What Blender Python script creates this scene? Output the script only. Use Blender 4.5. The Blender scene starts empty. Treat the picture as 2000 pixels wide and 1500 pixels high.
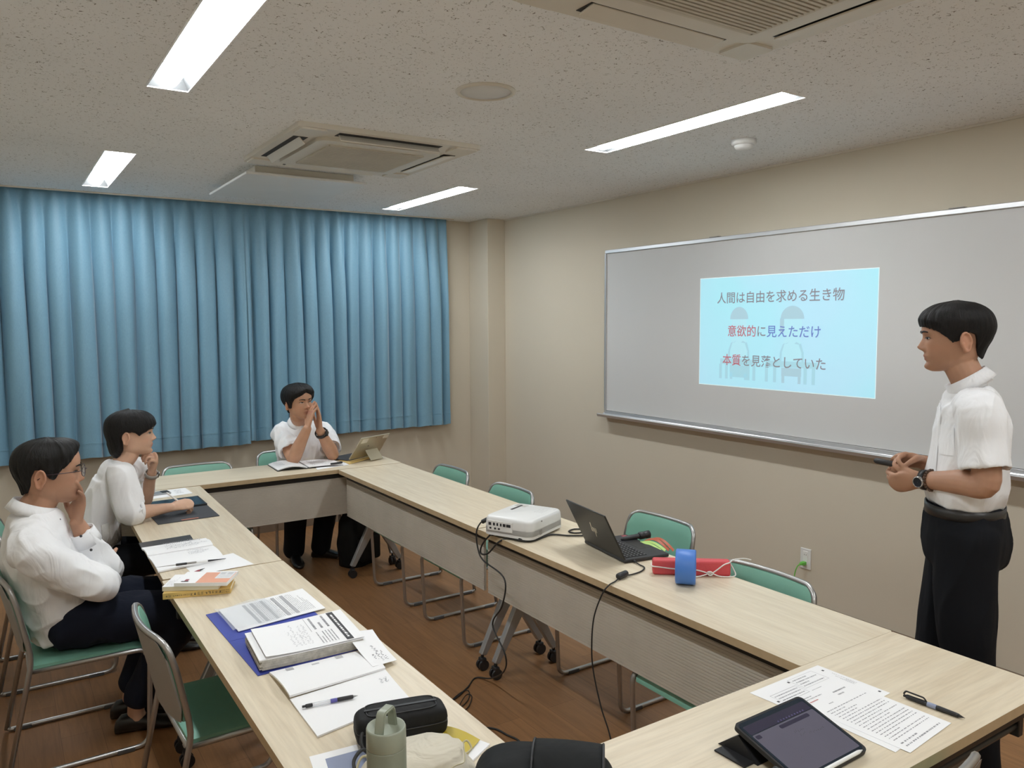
import bpy, bmesh, math, random
import numpy as np
from mathutils import Vector, Matrix, Quaternion, noise

# ------------------------------------------------------------------ scene, camera, light
S = bpy.context.scene
C = S.collection
S.view_settings.view_transform = 'Standard'
S.view_settings.look = 'None'
S.view_settings.gamma = 1.0
S.view_settings.use_curve_mapping = False
S.view_settings.exposure = 0.0
S.cycles.max_bounces = 12
S.cycles.diffuse_bounces = 8
S.cycles.sample_clamp_indirect = 8.0

CAM_H = 1.6927
cam_data = bpy.data.cameras.new('camera')
cam_data.sensor_width = 36.0
cam_data.lens = 36.0 * 1539.9 / 2000.0
cam_data.clip_start = 0.05
cam = bpy.data.objects.new('camera', cam_data)
C.objects.link(cam)
def _cam_matrix(yaw, pitch, roll):
    f = Vector((math.sin(yaw) * math.cos(pitch), math.cos(yaw) * math.cos(pitch), -math.sin(pitch)))
    r = Vector((math.cos(yaw), -math.sin(yaw), 0))
    u = r.cross(f)
    r2 = math.cos(roll) * r + math.sin(roll) * u
    u2 = -math.sin(roll) * r + math.cos(roll) * u
    m = Matrix((r2, u2, -f)).transposed().to_4x4()
    m.translation = (0, 0, CAM_H)
    return m
cam.matrix_world = _cam_matrix(0.58049, 0.08054, -0.00542)
S.camera = cam

world = bpy.data.worlds.new('world')
S.world = world
world.use_nodes = True
world.node_tree.nodes['Background'].inputs[0].default_value = (0.6, 0.7, 0.85, 1)
world.node_tree.nodes['Background'].inputs[1].default_value = 0.05
LAMP = 67.0            # radiance of the ceiling light bars
LAMP_COLOR = (0.94, 0.98, 1.0)

rng = random.Random(7)

# ------------------------------------------------------------------ materials
MATS = {}
def _new(name):
    m = bpy.data.materials.new(name)
    m.use_nodes = True
    MATS[name] = m
    nt = m.node_tree
    b = nt.nodes['Principled BSDF']
    return m, nt, b
def _n(nt, kind, **kw):
    n = nt.nodes.new(kind)
    for k, v in kw.items():
        if k.startswith('i_'):
            n.inputs[k[2:].replace('_', ' ')].default_value = v
        else:
            setattr(n, k, v)
    return n
def _ramp(nt, stops, interp='LINEAR'):
    n = nt.nodes.new('ShaderNodeValToRGB')
    n.color_ramp.interpolation = interp
    e = n.color_ramp.elements
    while len(e) < len(stops): e.new(0.5)
    for i, (p, c) in enumerate(stops):
        e[i].position = p
        e[i].color = (c[0], c[1], c[2], 1) if hasattr(c, '__len__') else (c, c, c, 1)
    return n
def _coords(nt, scale=(1, 1, 1), rot=(0, 0, 0), kind='Object'):
    t = nt.nodes.new('ShaderNodeTexCoord')
    mp = nt.nodes.new('ShaderNodeMapping')
    mp.inputs['Scale'].default_value = scale
    mp.inputs['Rotation'].default_value = rot
    nt.links.new(t.outputs[kind], mp.inputs['Vector'])
    return mp
def plain(name, col, rough=0.5, metal=0.0, spec=0.5, var=0.06, scale=6.0, bump=0.0, bscale=80.0, sheen=0.0, coat=0.0, trans=0.0, alpha=1.0, sss=0.0):
    """a solid colour with slight procedural mottling and fine relief"""
    m, nt, b = _new(name)
    L = nt.links.new
    mp = _coords(nt)
    no = _n(nt, 'ShaderNodeTexNoise', i_Scale=scale, i_Detail=4.0)
    L(mp.outputs[0], no.inputs['Vector'])
    lo = [max(0, c * (1 - var)) for c in col]; hi = [min(1, c * (1 + var)) for c in col]
    rp = _ramp(nt, [(0.3, lo), (0.7, hi)])
    L(no.outputs['Fac'], rp.inputs[0])
    L(rp.outputs[0], b.inputs['Base Color'])
    b.inputs['Roughness'].default_value = rough
    b.inputs['Metallic'].default_value = metal
    b.inputs['Specular IOR Level'].default_value = spec
    b.inputs['Sheen Weight'].default_value = sheen
    b.inputs['Coat Weight'].default_value = coat
    b.inputs['Transmission Weight'].default_value = trans
    b.inputs['Alpha'].default_value = alpha
    if sss:
        b.inputs['Subsurface Weight'].default_value = sss
        b.inputs['Subsurface Radius'].default_value = (0.012, 0.005, 0.003)
        b.inputs['Subsurface Scale'].default_value = 1.0
    if bump:
        n2 = _n(nt, 'ShaderNodeTexNoise', i_Scale=bscale, i_Detail=3.0)
        L(mp.outputs[0], n2.inputs['Vector'])
        bp = _n(nt, 'ShaderNodeBump', i_Strength=bump, i_Distance=0.002)
        L(n2.outputs['Fac'], bp.inputs['Height'])
        L(bp.outputs[0], b.inputs['Normal'])
    return m
def emit(name, col, strength):
    m, nt, b = _new(name)
    b.inputs['Base Color'].default_value = (*col, 1)
    b.inputs['Emission Color'].default_value = (*col, 1)
    b.inputs['Emission Strength'].default_value = strength
    return m
def wood_top(name, c0, c1, axis):
    """pale laminate with long grain; axis 0 = grain along local x"""
    m, nt, b = _new(name)
    L = nt.links.new
    sc = (1.6, 22.0, 6.0) if axis == 0 else (22.0, 1.6, 6.0)
    mp = _coords(nt, sc)
    oi = nt.nodes.new('ShaderNodeObjectInfo')
    ml = _n(nt, 'ShaderNodeMath', operation='MULTIPLY'); ml.inputs[1].default_value = 37.0
    L(oi.outputs['Random'], ml.inputs[0])
    no = _n(nt, 'ShaderNodeTexNoise', noise_dimensions='4D', i_Scale=1.5, i_Detail=7.0, i_Roughness=0.62, i_Distortion=0.5)
    L(mp.outputs[0], no.inputs['Vector']); L(ml.outputs[0], no.inputs['W'])
    rp = _ramp(nt, [(0.3, c0), (0.72, c1)])
    L(no.outputs['Fac'], rp.inputs[0])
    mp2 = _coords(nt, (8, 130, 10) if axis == 0 else (130, 8, 10))
    n2 = _n(nt, 'ShaderNodeTexNoise', i_Scale=1.0, i_Detail=3.0)
    L(mp2.outputs[0], n2.inputs['Vector'])
    r2 = _ramp(nt, [(0.35, 0.93), (0.6, 1.0)])
    L(n2.outputs['Fac'], r2.inputs[0])
    mx = _n(nt, 'ShaderNodeMix', data_type='RGBA', blend_type='MULTIPLY')
    mx.inputs[0].default_value = 1.0
    L(rp.outputs[0], mx.inputs[6]); L(r2.outputs[0], mx.inputs[7])
    L(mx.outputs[2], b.inputs['Base Color'])
    b.inputs['Roughness'].default_value = 0.38
    b.inputs['Specular IOR Level'].default_value = 0.45
    return m
def floor_mat():
    m, nt, b = _new('wood print vinyl floor')
    L = nt.links.new
    mp = _coords(nt, (1, 1, 1), (0, 0, math.pi / 2))
    br = _n(nt, 'ShaderNodeTexBrick', offset=0.37, i_Scale=1.0, i_Mortar_Size=0.0012, i_Brick_Width=0.9, i_Row_Height=0.15, i_Bias=-0.1)
    br.inputs['Color1'].default_value = (0.33, 0.165, 0.07, 1)
    br.inputs['Color2'].default_value = (0.275, 0.135, 0.056, 1)
    br.inputs['Mortar'].default_value = (0.2, 0.096, 0.04, 1)
    L(mp.outputs[0], br.inputs['Vector'])
    mp2 = _coords(nt, (30, 2.2, 1))
    no = _n(nt, 'ShaderNodeTexNoise', i_Scale=1.3, i_Detail=7.0, i_Roughness=0.65, i_Distortion=0.8)
    L(mp2.outputs[0], no.inputs['Vector'])
    rp = _ramp(nt, [(0.3, 0.72), (0.7, 1.12)])
    L(no.outputs['Fac'], rp.inputs[0])
    mx = _n(nt, 'ShaderNodeMix', data_type='RGBA', blend_type='MULTIPLY')
    mx.inputs[0].default_value = 1.0
    L(br.outputs['Color'], mx.inputs[6]); L(rp.outputs[0], mx.inputs[7])
    L(mx.outputs[2], b.inputs['Base Color'])
    b.inputs['Roughness'].default_value = 0.42
    return m
def ceiling_mat():
    m, nt, b = _new('fissured acoustic ceiling')
    L = nt.links.new
    mp = _coords(nt)
    vo = _n(nt, 'ShaderNodeTexNoise', i_Scale=75.0, i_Detail=3.0, i_Roughness=0.6, i_Distortion=1.4)
    L(mp.outputs[0], vo.inputs['Vector'])
    rp = _ramp(nt, [(0.33, 0.0), (0.385, 1.0)])
    L(vo.outputs['Fac'], rp.inputs[0])
    n2 = _n(nt, 'ShaderNodeTexNoise', i_Scale=1.2, i_Detail=2.0)
    L(mp.outputs[0], n2.inputs['Vector'])
    cr = _ramp(nt, [(0.3, (0.80, 0.81, 0.815)), (0.7, (0.85, 0.86, 0.865))])
    L(n2.outputs['Fac'], cr.inputs[0])
    mx = _n(nt, 'ShaderNodeMix', data_type='RGBA')
    L(rp.outputs[0], mx.inputs[0])
    mx.inputs[6].default_value = (0.22, 0.20, 0.17, 1)
    L(cr.outputs[0], mx.inputs[7])
    L(mx.outputs[2], b.inputs['Base Color'])
    bp = _n(nt, 'ShaderNodeBump', i_Strength=0.5, i_Distance=0.003)
    L(rp.outputs[0], bp.inputs['Height'])
    L(bp.outputs[0], b.inputs['Normal'])
    b.inputs['Roughness'].default_value = 0.95
    b.inputs['Specular IOR Level'].default_value = 0.1
    return m
def cloth(name, col, weave=900.0, wrinkle=0.0, wscale=9.0, rough=0.85, sheen=0.1, stretch=(1, 1, 0.45)):
    m, nt, b = _new(name)
    L = nt.links.new
    mp = _coords(nt)
    no = _n(nt, 'ShaderNodeTexNoise', i_Scale=5.0, i_Detail=3.0)
    L(mp.outputs[0], no.inputs['Vector'])
    rp = _ramp(nt, [(0.3, [c * 0.95 for c in col]), (0.7, [min(1, c * 1.03) for c in col])])
    L(no.outputs['Fac'], rp.inputs[0]); L(rp.outputs[0], b.inputs['Base Color'])
    w = _n(nt, 'ShaderNodeTexNoise', i_Scale=weave, i_Detail=1.0)
    L(mp.outputs[0], w.inputs['Vector'])
    b1 = _n(nt, 'ShaderNodeBump', i_Strength=0.12, i_Distance=0.001)
    L(w.outputs['Fac'], b1.inputs['Height'])
    last = b1
    if wrinkle:
        mp2 = _coords(nt, stretch)
        wr = _n(nt, 'ShaderNodeTexNoise', i_Scale=wscale, i_Detail=2.5, i_Roughness=0.5, i_Distortion=1.1)
        L(mp2.outputs[0], wr.inputs['Vector'])
        b2 = _n(nt, 'ShaderNodeBump', i_Strength=wrinkle, i_Distance=0.02)
        L(wr.outputs['Fac'], b2.inputs['Height'])
        L(b1.outputs[0], b2.inputs['Normal'])
        last = b2
    L(last.outputs[0], b.inputs['Normal'])
    b.inputs['Roughness'].default_value = rough
    b.inputs['Sheen Weight'].default_value = sheen
    b.inputs['Specular IOR Level'].default_value = 0.25
    return m
def skin_mat(name, base, lip):
    """skin: the vertex attribute 'tone' mixes plain skin, lips, beard shadow and painted nostril and mouth-line shade"""
    m, nt, b = _new(name)
    L = nt.links.new
    at = _n(nt, 'ShaderNodeAttribute', attribute_name='tone')
    mp = _coords(nt)
    no = _n(nt, 'ShaderNodeTexNoise', i_Scale=22.0, i_Detail=4.0)
    L(mp.outputs[0], no.inputs['Vector'])
    rp = _ramp(nt, [(0.3, [c * 0.94 for c in base]), (0.7, [min(1, c * 1.05) for c in base])])
    L(no.outputs['Fac'], rp.inputs[0])
    mx = _n(nt, 'ShaderNodeMix', data_type='RGBA')
    sp = _n(nt, 'ShaderNodeSeparateColor')
    L(at.outputs['Color'], sp.inputs[0])
    L(sp.outputs[0], mx.inputs[0]); L(rp.outputs[0], mx.inputs[6])
    mx.inputs[7].default_value = (*lip, 1)
    m2 = _n(nt, 'ShaderNodeMix', data_type='RGBA')
    L(sp.outputs[1], m2.inputs[0]); L(mx.outputs[2], m2.inputs[6])
    m2.inputs[7].default_value = (base[0] * 0.55, base[1] * 0.5, base[2] * 0.5, 1)
    m3 = _n(nt, 'ShaderNodeMix', data_type='RGBA')
    L(sp.outputs[2], m3.inputs[0]); L(m2.outputs[2], m3.inputs[6])
    m3.inputs[7].default_value = (min(1, base[0] * 1.12), base[1] * 1.0, base[2] * 0.98, 1)
    L(m3.outputs[2], b.inputs['Base Color'])
    b.inputs['Roughness'].default_value = 0.52
    b.inputs['Subsurface Weight'].default_value = 0.12
    b.inputs['Subsurface Radius'].default_value = (0.010, 0.004, 0.002)
    b.inputs['Specular IOR Level'].default_value = 0.4
    n2 = _n(nt, 'ShaderNodeTexNoise', i_Scale=260.0, i_Detail=2.0)
    L(mp.outputs[0], n2.inputs['Vector'])
    bp = _n(nt, 'ShaderNodeBump', i_Strength=0.08, i_Distance=0.001)
    L(n2.outputs['Fac'], bp.inputs['Height']); L(bp.outputs[0], b.inputs['Normal'])
    return m
def hair_mat(name, col):
    m, nt, b = _new(name)
    L = nt.links.new
    t = nt.nodes.new('ShaderNodeUVMap')
    mp = nt.nodes.new('ShaderNodeMapping'); mp.inputs['Scale'].default_value = (60, 2.5, 1)
    L(t.outputs[0], mp.inputs['Vector'])
    no = _n(nt, 'ShaderNodeTexNoise', i_Scale=2.0, i_Detail=4.0, i_Roughness=0.7)
    L(mp.outputs[0], no.inputs['Vector'])
    rp = _ramp(nt, [(0.3, [c * 0.6 for c in col]), (0.75, [c * 1.6 for c in col])])
    L(no.outputs['Fac'], rp.inputs[0]); L(rp.outputs[0], b.inputs['Base Color'])
    bp = _n(nt, 'ShaderNodeBump', i_Strength=0.9, i_Distance=0.004)
    L(no.outputs['Fac'], bp.inputs['Height']); L(bp.outputs[0], b.inputs['Normal'])
    b.inputs['Roughness'].default_value = 0.50
    b.inputs['Specular IOR Level'].default_value = 0.22
    return m

plain('wall paint', (0.58, 0.525, 0.425), 0.85, var=0.02, scale=1.5, bump=0.15, bscale=260)
floor_mat(); ceiling_mat()
plain('baseboard vinyl', (0.20, 0.145, 0.10), 0.6)
plain('ceiling trim', (0.62, 0.58, 0.50), 0.6)
wood_top('table laminate x', (0.64, 0.535, 0.385), (0.78, 0.69, 0.535), 0)
plain('edge band', (0.50, 0.375, 0.225), 0.5, scale=30)
plain('panel grey', (0.54, 0.50, 0.435), 0.6)
plain('leg silver', (0.42, 0.43, 0.44), 0.38, metal=0.55)
plain('black metal', (0.018, 0.018, 0.018), 0.4)
plain('black plastic', (0.02, 0.02, 0.022), 0.45)
plain('chrome tube', (0.44, 0.43, 0.42), 0.34, metal=0.85, var=0.03)
plain('green vinyl', (0.205, 0.445, 0.345), 0.42, var=0.04, bump=0.15, bscale=300)
plain('grey shell', (0.30, 0.285, 0.265), 0.5)
plain('foot rubber', (0.085, 0.085, 0.085), 0.7)
plain('white plastic', (0.74, 0.74, 0.73), 0.38, var=0.02)
plain('ac plastic', (0.66, 0.62, 0.54), 0.45, var=0.02)
plain('ac grille', (0.58, 0.54, 0.45), 0.6)
plain('speaker mesh', (0.66, 0.66, 0.65), 0.6)
plain('dark slot', (0.03, 0.027, 0.025), 0.7)
plain('aluminium', (0.66, 0.66, 0.67), 0.32, metal=0.85, var=0.03)
plain('white enamel', (0.80, 0.80, 0.78), 0.3, var=0.01)
plain('whiteboard', (0.60, 0.60, 0.595), 0.22, var=0.015, scale=1.0)
plain('lamp housing', (0.055, 0.057, 0.058), 0.45, var=0.01)
plain('lamp trim', (0.84, 0.84, 0.83), 0.4, var=.01)
emit('light bar', LAMP_COLOR, LAMP)
plain('paper', (0.86, 0.86, 0.87), 0.7, var=0.012, scale=3)
plain('ink', (0.05, 0.05, 0.055), 0.7)
plain('grey ink', (0.42, 0.42, 0.44), 0.7)
plain('pencil', (0.30, 0.30, 0.32), 0.7)
plain('red ink', (0.55, 0.10, 0.09), 0.7)

# ------------------------------------------------------------------ mesh helpers
PRINT = {'handwriting', 'screen_notes', 'pencil_notes', 'cover_print', 'barcode', 'form_print', 'grey_bands', 'title_print', 'print', 'ruled_print', 'small_note', 'diagram_print', 'number_marks', 'key_legends',
         'text_print', 'red_print', 'ink_strokes', 'screen_icons', 'intake_grille', 'ports', 'white_lettering', 'pupil_arms', 'socket_slot', 'desk_figure', 'stool_figure', 'lettering', 'spine_lettering', 'top_print', 'brand_print'}
def obj(name, bm, mat, parent=None, smooth=False, mats=None):
    me = bpy.data.meshes.new(name)
    bm.normal_update()
    bm.to_mesh(me); bm.free()
    for mm in (mats or [mat]):
        me.materials.append(MATS[mm])
    if smooth:
        me.polygons.foreach_set('use_smooth', [True] * len(me.polygons))
    o = bpy.data.objects.new(name, me)
    C.objects.link(o)
    if parent: o.parent = parent
    if name in PRINT: o['kind'] = 'stuff'
    return o
def auto_smooth(o, deg=40):
    me = o.data
    me.polygons.foreach_set('use_smooth', [True] * len(me.polygons))
    bm = bmesh.new(); bm.from_mesh(me)
    a = math.radians(deg)
    for e in bm.edges:
        e.smooth = len(e.link_faces) == 2 and e.calc_face_angle(0) < a
    bm.to_mesh(me); bm.free()
    return o
def tag(o, label, cat, group=None, kind=None):
    if label: o['label'] = label
    if cat: o['category'] = cat
    if group: o['group'] = group
    if kind: o['kind'] = kind
    return o
def thing(name, label, cat, loc=(0, 0, 0), rz=0.0, group=None):
    o = bpy.data.objects.new(name, None)
    C.objects.link(o)
    o.location = loc
    o.rotation_euler = (0, 0, rz)
    return tag(o, label, cat, group)
def struct(name, bm, mat, parent=None, **kw):
    o = obj(name, bm, mat, parent, **kw)
    if parent is None: o['kind'] = 'structure'
    return o
def dup(root, loc, rz, label, group=None):
    r = root.copy(); C.objects.link(r)
    r.location = loc; r.rotation_euler = (0, 0, rz)
    r['label'] = label
    if group: r['group'] = group
    for ch in list(root.children):
        c = ch.copy(); C.objects.link(c); c.parent = r
        for g in list(ch.children):
            d = g.copy(); C.objects.link(d); d.parent = c
    return r
def B(): return bmesh.new()
def T(loc=(0, 0, 0), rz=0, rx=0, ry=0):
    return Matrix.Translation(loc) @ Matrix.Rotation(rz, 4, 'Z') @ Matrix.Rotation(ry, 4, 'Y') @ Matrix.Rotation(rx, 4, 'X')
def box(bm, lo, hi, M=None, bev=0.0, seg=2, mi=0):
    c = [(a + b) / 2 for a, b in zip(lo, hi)]; s = [abs(b - a) for a, b in zip(lo, hi)]
    mat = Matrix.Translation(c) @ Matrix.Diagonal((*s, 1))
    if M is not None: mat = M @ mat
    r = bmesh.ops.create_cube(bm, size=1.0, matrix=mat)
    vs = r['verts']
    fs = {f for v in vs for f in v.link_faces}
    for f in fs: f.material_index = mi
    if bev > 0:
        es = list({e for v in vs for e in v.link_edges})
        r = bmesh.ops.bevel(bm, geom=es, offset=bev, segments=seg, profile=0.5, affect='EDGES')
        for f in r['faces']: f.material_index = mi
    return bm
def frame_of(d):
    d = Vector(d).normalized()
    a = Vector((0, 0, 1)) if abs(d.z) < 0.9 else Vector((1, 0, 0))
    x = a.cross(d).normalized()
    return x, d.cross(x)
def tube(bm, pts, r, n=8, cap=True, closed=False, mi=0, r2=None, side=None):
    """sweep a circle (or an ellipse r by r2) along a path; r may be a list"""
    P = [Vector(p) for p in pts]
    N = len(P)
    rs = list(r) if hasattr(r, '__len__') else [r] * N
    rb = rs if r2 is None else (list(r2) if hasattr(r2, '__len__') else [r2] * N)
    rings = []
    x = None
    for i in range(N):
        if closed: d = P[(i + 1) % N] - P[i - 1]
        else: d = P[min(i + 1, N - 1)] - P[max(i - 1, 0)]
        d.normalize()
        if side is not None:
            sv = Vector(side[i]) if hasattr(side[0], '__len__') else Vector(side)
            x = (sv - d * sv.dot(d)).normalized()
        elif x is None: x, _ = frame_of(d)
        else: x = (x - d * x.dot(d)).normalized()
        y = d.cross(x)
        rings.append([bm.verts.new(P[i] + x * (rs[i] * math.cos(2 * math.pi * k / n)) + y * (rb[i] * math.sin(2 * math.pi * k / n))) for k in range(n)])
    for i in range(N if closed else N - 1):
        a, b = rings[i], rings[(i + 1) % N]
        for k in range(n):
            f = bm.faces.new((a[k], a[(k + 1) % n], b[(k + 1) % n], b[k])); f.material_index = mi; f.smooth = True
    if cap and not closed:
        f = bm.faces.new(rings[0][::-1]); f.material_index = mi
        f = bm.faces.new(rings[-1]); f.material_index = mi
    return bm
def fillet(pts, rad, seg=5):
    """round the corners of a polyline"""
    P = [Vector(p) for p in pts]
    out = [P[0]]
    for i in range(1, len(P) - 1):
        a = (P[i - 1] - P[i]); b = (P[i + 1] - P[i])
        rr = rad[i] if hasattr(rad, '__len__') else rad
        t = min(rr, a.length * 0.49, b.length * 0.49)
        p0 = P[i] + a.normalized() * t; p1 = P[i] + b.normalized() * t
        for k in range(seg + 1):
            u = k / seg
            out.append(p0 * (1 - u) ** 2 + P[i] * (2 * u * (1 - u)) + p1 * u * u)
    out.append(P[-1])
    return out
def spline(pts, n=8):
    """Catmull-Rom through the points"""
    P = [Vector(p) for p in pts]
    out = []
    for i in range(len(P) - 1):
        p0 = P[max(i - 1, 0)]; p1 = P[i]; p2 = P[i + 1]; p3 = P[min(i + 2, len(P) - 1)]
        for k in range(n):
            t = k / n
            out.append(0.5 * ((2 * p1) + (p2 - p0) * t + (2 * p0 - 5 * p1 + 4 * p2 - p3) * t * t + (3 * p1 - p0 - 3 * p2 + p3) * t ** 3))
    out.append(P[-1])
    return out
def lathe(bm, prof, n=24, M=None, mi=0, caps=True):
    M = M or Matrix()
    rings = []
    for r, z in prof:
        rings.append([bm.verts.new(M @ Vector((r * math.cos(2 * math.pi * k / n), r * math.sin(2 * math.pi * k / n), z))) for k in range(n)])
    for a, b in zip(rings, rings[1:]):
        for k in range(n):
            f = bm.faces.new((a[k], a[(k + 1) % n], b[(k + 1) % n], b[k])); f.material_index = mi; f.smooth = True
    if caps:
        f = bm.faces.new(rings[0][::-1]); f.material_index = mi
        f = bm.faces.new(rings[-1]); f.material_index = mi
    return bm
def prism(bm, poly, z0, z1, M=None, mi=0, mi_top=None):
    """extrude a counter-clockwise polygon in xy between two heights"""
    M = M or Matrix()
    a = [bm.verts.new(M @ Vector((x, y, z0))) for x, y in poly]
    b = [bm.verts.new(M @ Vector((x, y, z1))) for x, y in poly]
    n = len(poly)
    for k in range(n):
        f = bm.faces.new((a[k], a[(k + 1) % n], b[(k + 1) % n], b[k])); f.material_index = mi
    f = bm.faces.new(a[::-1]); f.material_index = mi
    f = bm.faces.new(b); f.material_index = mi if mi_top is None else mi_top
    return bm
def rrect(w, h, r, n=4, cx=0, cy=0):
    out = []
    for sx, sy, a0 in ((1, 1, 0), (-1, 1, 90), (-1, -1, 180), (1, -1, 270)):
        for k in range(n + 1):
            a = math.radians(a0 + 90 * k / n)
            out.append((cx + sx * (w / 2 - r) + r * math.cos(a), cy + sy * (h / 2 - r) + r * math.sin(a)))
    return out
def gridmesh(bm, fn, nu, nv, mi=0, flip=False, closed_u=False):
    V = [[bm.verts.new(fn(i / nu, j / nv)) for i in range(nu + (0 if closed_u else 1))] for j in range(nv + 1)]
    W = len(V[0])
    for j in range(nv):
        for i in range(nu):
            q = (V[j][i], V[j][(i + 1) % W], V[j + 1][(i + 1) % W], V[j + 1][i])
            f = bm.faces.new(q[::-1] if flip else q); f.material_index = mi; f.smooth = True
    return V
def quad(bm, pts, mi=0):
    f = bm.faces.new([bm.verts.new(p) for p in pts]); f.material_index = mi
    return f
def text_bm(bm, body, M, size, mi=0, align='LEFT', ext=0.0, bold=0.0):
    """flat lettering turned to mesh; M maps the text's xy plane"""
    cu = bpy.data.curves.new('lettering', 'FONT')
    cu.body = body; cu.size = size; cu.align_x = align; cu.resolution_u = 3; cu.extrude = ext; cu.offset = bold
    o = bpy.data.objects.new('lettering', cu); C.objects.link(o)
    dg = bpy.context.evaluated_depsgraph_get()
    me = bpy.data.meshes.new_from_object(o.evaluated_get(dg))
    bpy.data.objects.remove(o); bpy.data.curves.remove(cu)
    me.transform(M)
    k = len(bm.faces)
    bm.from_mesh(me)
    bm.faces.ensure_lookup_table()
    for f in bm.faces[k:]: f.material_index = mi
    bpy.data.meshes.remove(me)
    return bm
def deg(a): return math.radians(a)

# ------------------------------------------------------------------ the room
XL, XR, YN, YF, H = -0.62, 3.856, -0.92, 6.31, 2.587
bm = B(); box(bm, (XL - .1, YN - .1, -.1), (XR + .1, YF + .1, 0)); struct('floor', bm, 'wood print vinyl floor')
LIGHT_COLS = ((0.532, 0.677), (2.642, 2.790))
LIGHT_ROWS = ((-0.50, 0.74), (2.08, 3.32), (4.66, 5.90))
SLOT = (XL, 3.43, 6.175, YF)
holes = [(a, b, c, d) for a, b in LIGHT_COLS for c, d in LIGHT_ROWS] + [SLOT]
xs = sorted({XL - .1, XR + .1} | {h[0] for h in holes} | {h[1] for h in holes})
ys = sorted({YN - .1, YF + .1} | {h[2] for h in holes} | {h[3] for h in holes})
bm = B()
for i in range(len(xs) - 1):
    for j in range(len(ys) - 1):
        cx, cy = (xs[i] + xs[i + 1]) / 2, (ys[j] + ys[j + 1]) / 2
        if any(h[0] < cx < h[1] and h[2] < cy < h[3] for h in holes): continue
        quad(bm, [(xs[i], ys[j], H), (xs[i], ys[j + 1], H), (xs[i + 1], ys[j + 1], H), (xs[i + 1], ys[j], H)])
bmesh.ops.remove_doubles(bm, verts=bm.verts, dist=1e-5)
# the pocket that takes the curtain track
x0, x1, y0, y1 = SLOT
for q in ([(x0, y0, H), (x1, y0, H), (x1, y0, H + .13), (x0, y0, H + .13)], [(x1, y0, H), (x1, y1, H), (x1, y1, H + .13), (x1, y0, H + .13)],
          [(x0, y0, H + .13), (x1, y0, H + .13), (x1, y1, H + .13), (x0, y1, H + .13)]): quad(bm, q)
struct('ceiling', bm, 'fissured acoustic ceiling')
bm = B(); box(bm, (XL - .1, YN - .1, H + .16), (XR + .1, YF + .1, H + .26)); struct('ceiling_slab', bm, 'wall paint')
bm = B(); box(bm, (XR, YN - .1, 0), (XR + .1, YF + .1, H + .16)); struct('wall_right', bm, 'wall paint')
bm = B(); box(bm, (XL - .1, YF, 0), (XR, YF + .1, H + .16)); struct('wall_back', bm, 'wall paint')
bm = B(); box(bm, (XL - .1, YN - .1, 0), (XL, YF, H + .16)); struct('wall_left', bm, 'wall paint')
bm = B(); box(bm, (XL, YN - .1, 0), (XR, YN, H + .16)); struct('wall_front', bm, 'wall paint')
bm = B(); box(bm, (3.674, 5.985, 0), (XR, YF, H), bev=.004); struct('trim_1', bm, 'wall paint')
BH = 0.065
bm = B(); box(bm, (XR - .008, YN, 0), (XR, 5.985, BH)); struct('baseboard_right', bm, 'baseboard vinyl')
bm = B(); box(bm, (XL, YF - .008, 0), (3.674, YF, BH)); box(bm, (3.666, 5.977, 0), (3.674, YF - .008, BH)); box(bm, (3.674, 5.977, 0), (XR - .008, 5.985, BH)); struct('baseboard_back', bm, 'baseboard vinyl')
bm = B(); box(bm, (XL, YN, 0), (XL + .008, YF - .008, BH)); struct('baseboard_left', bm, 'baseboard vinyl')
bm = B(); box(bm, (XR - .010, YN, H - .012), (XR, 5.985, H)); struct('trim_2', bm, 'ceiling trim')
bm = B(); box(bm, (XL, y0 - .012, H - .010), (x1 + .012, y0, H)); struct('trim_3', bm, 'ceiling trim')

# ------------------------------------------------------------------ ceiling lights
def ceiling_light(cx, cy, label, first=[None]):
    w, l, d = 0.1465, 1.24, 0.085
    if first[0] is not None: return dup(first[0], (cx, cy, H), 0, label)
    t = thing('ceiling_light', label, 'ceiling light', (cx, cy, H), 0, 'recessed ceiling lights')
    bm = B()
    X, Y = w / 2, l / 2
    top = 0.030                                    # half width of the flat top of the trough
    for q in ([(-X, -Y, 0), (-X, Y, 0), (-top, Y - .03, d), (-top, -Y + .03, d)], [(X, Y, 0), (X, -Y, 0), (top, -Y + .03, d), (top, Y - .03, d)],
              [(X, -Y, 0), (-X, -Y, 0), (-top, -Y + .03, d), (top, -Y + .03, d)], [(-X, Y, 0), (X, Y, 0), (top, Y - .03, d), (-top, Y - .03, d)],
              [(-top, -Y + .03, d), (-top, Y - .03, d), (top, Y - .03, d), (top, -Y + .03, d)]): quad(bm, q[::-1])
    obj('trough', bm, 'lamp housing', t)
    bm = B()
    for a, b in (((-X - .006, -Y - .006), (-X, Y + .006)), ((X, -Y - .006), (X + .006, Y + .006)), ((-X, -Y - .006), (X, -Y)), ((-X, Y), (X, Y + .006))):
        box(bm, (*a, -.004), (*b, .004))
    obj('frame', bm, 'lamp trim', t)
    bm = B()
    prof = [(0.036 * math.cos(a), 0.034 - 0.041 * math.sin(a)) for a in np.linspace(0, math.pi, 11)]
    yy = [-Y + .035, -Y + .05, Y - .05, Y - .035]; sc = [.7, 1, 1, .7]
    R = [[bm.verts.new((px * s, y, .034 + (pz - .034) * s)) for px, pz in prof] for y, s in zip(yy, sc)]
    for a, b in zip(R, R[1:]):
        for k in range(len(prof) - 1): bm.faces.new((a[k], b[k], b[k + 1], a[k + 1]))
    bm.faces.new(R[0]); bm.faces.new(R[-1][::-1])
    for k in range(3): bm.faces.new((R[k][0], R[k][-1], R[k + 1][-1], R[k + 1][0]))
    bmesh.ops.recalc_face_normals(bm, faces=bm.faces)
    obj('light_bar', bm, 'light bar', t)
    first[0] = t
    return t
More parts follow.
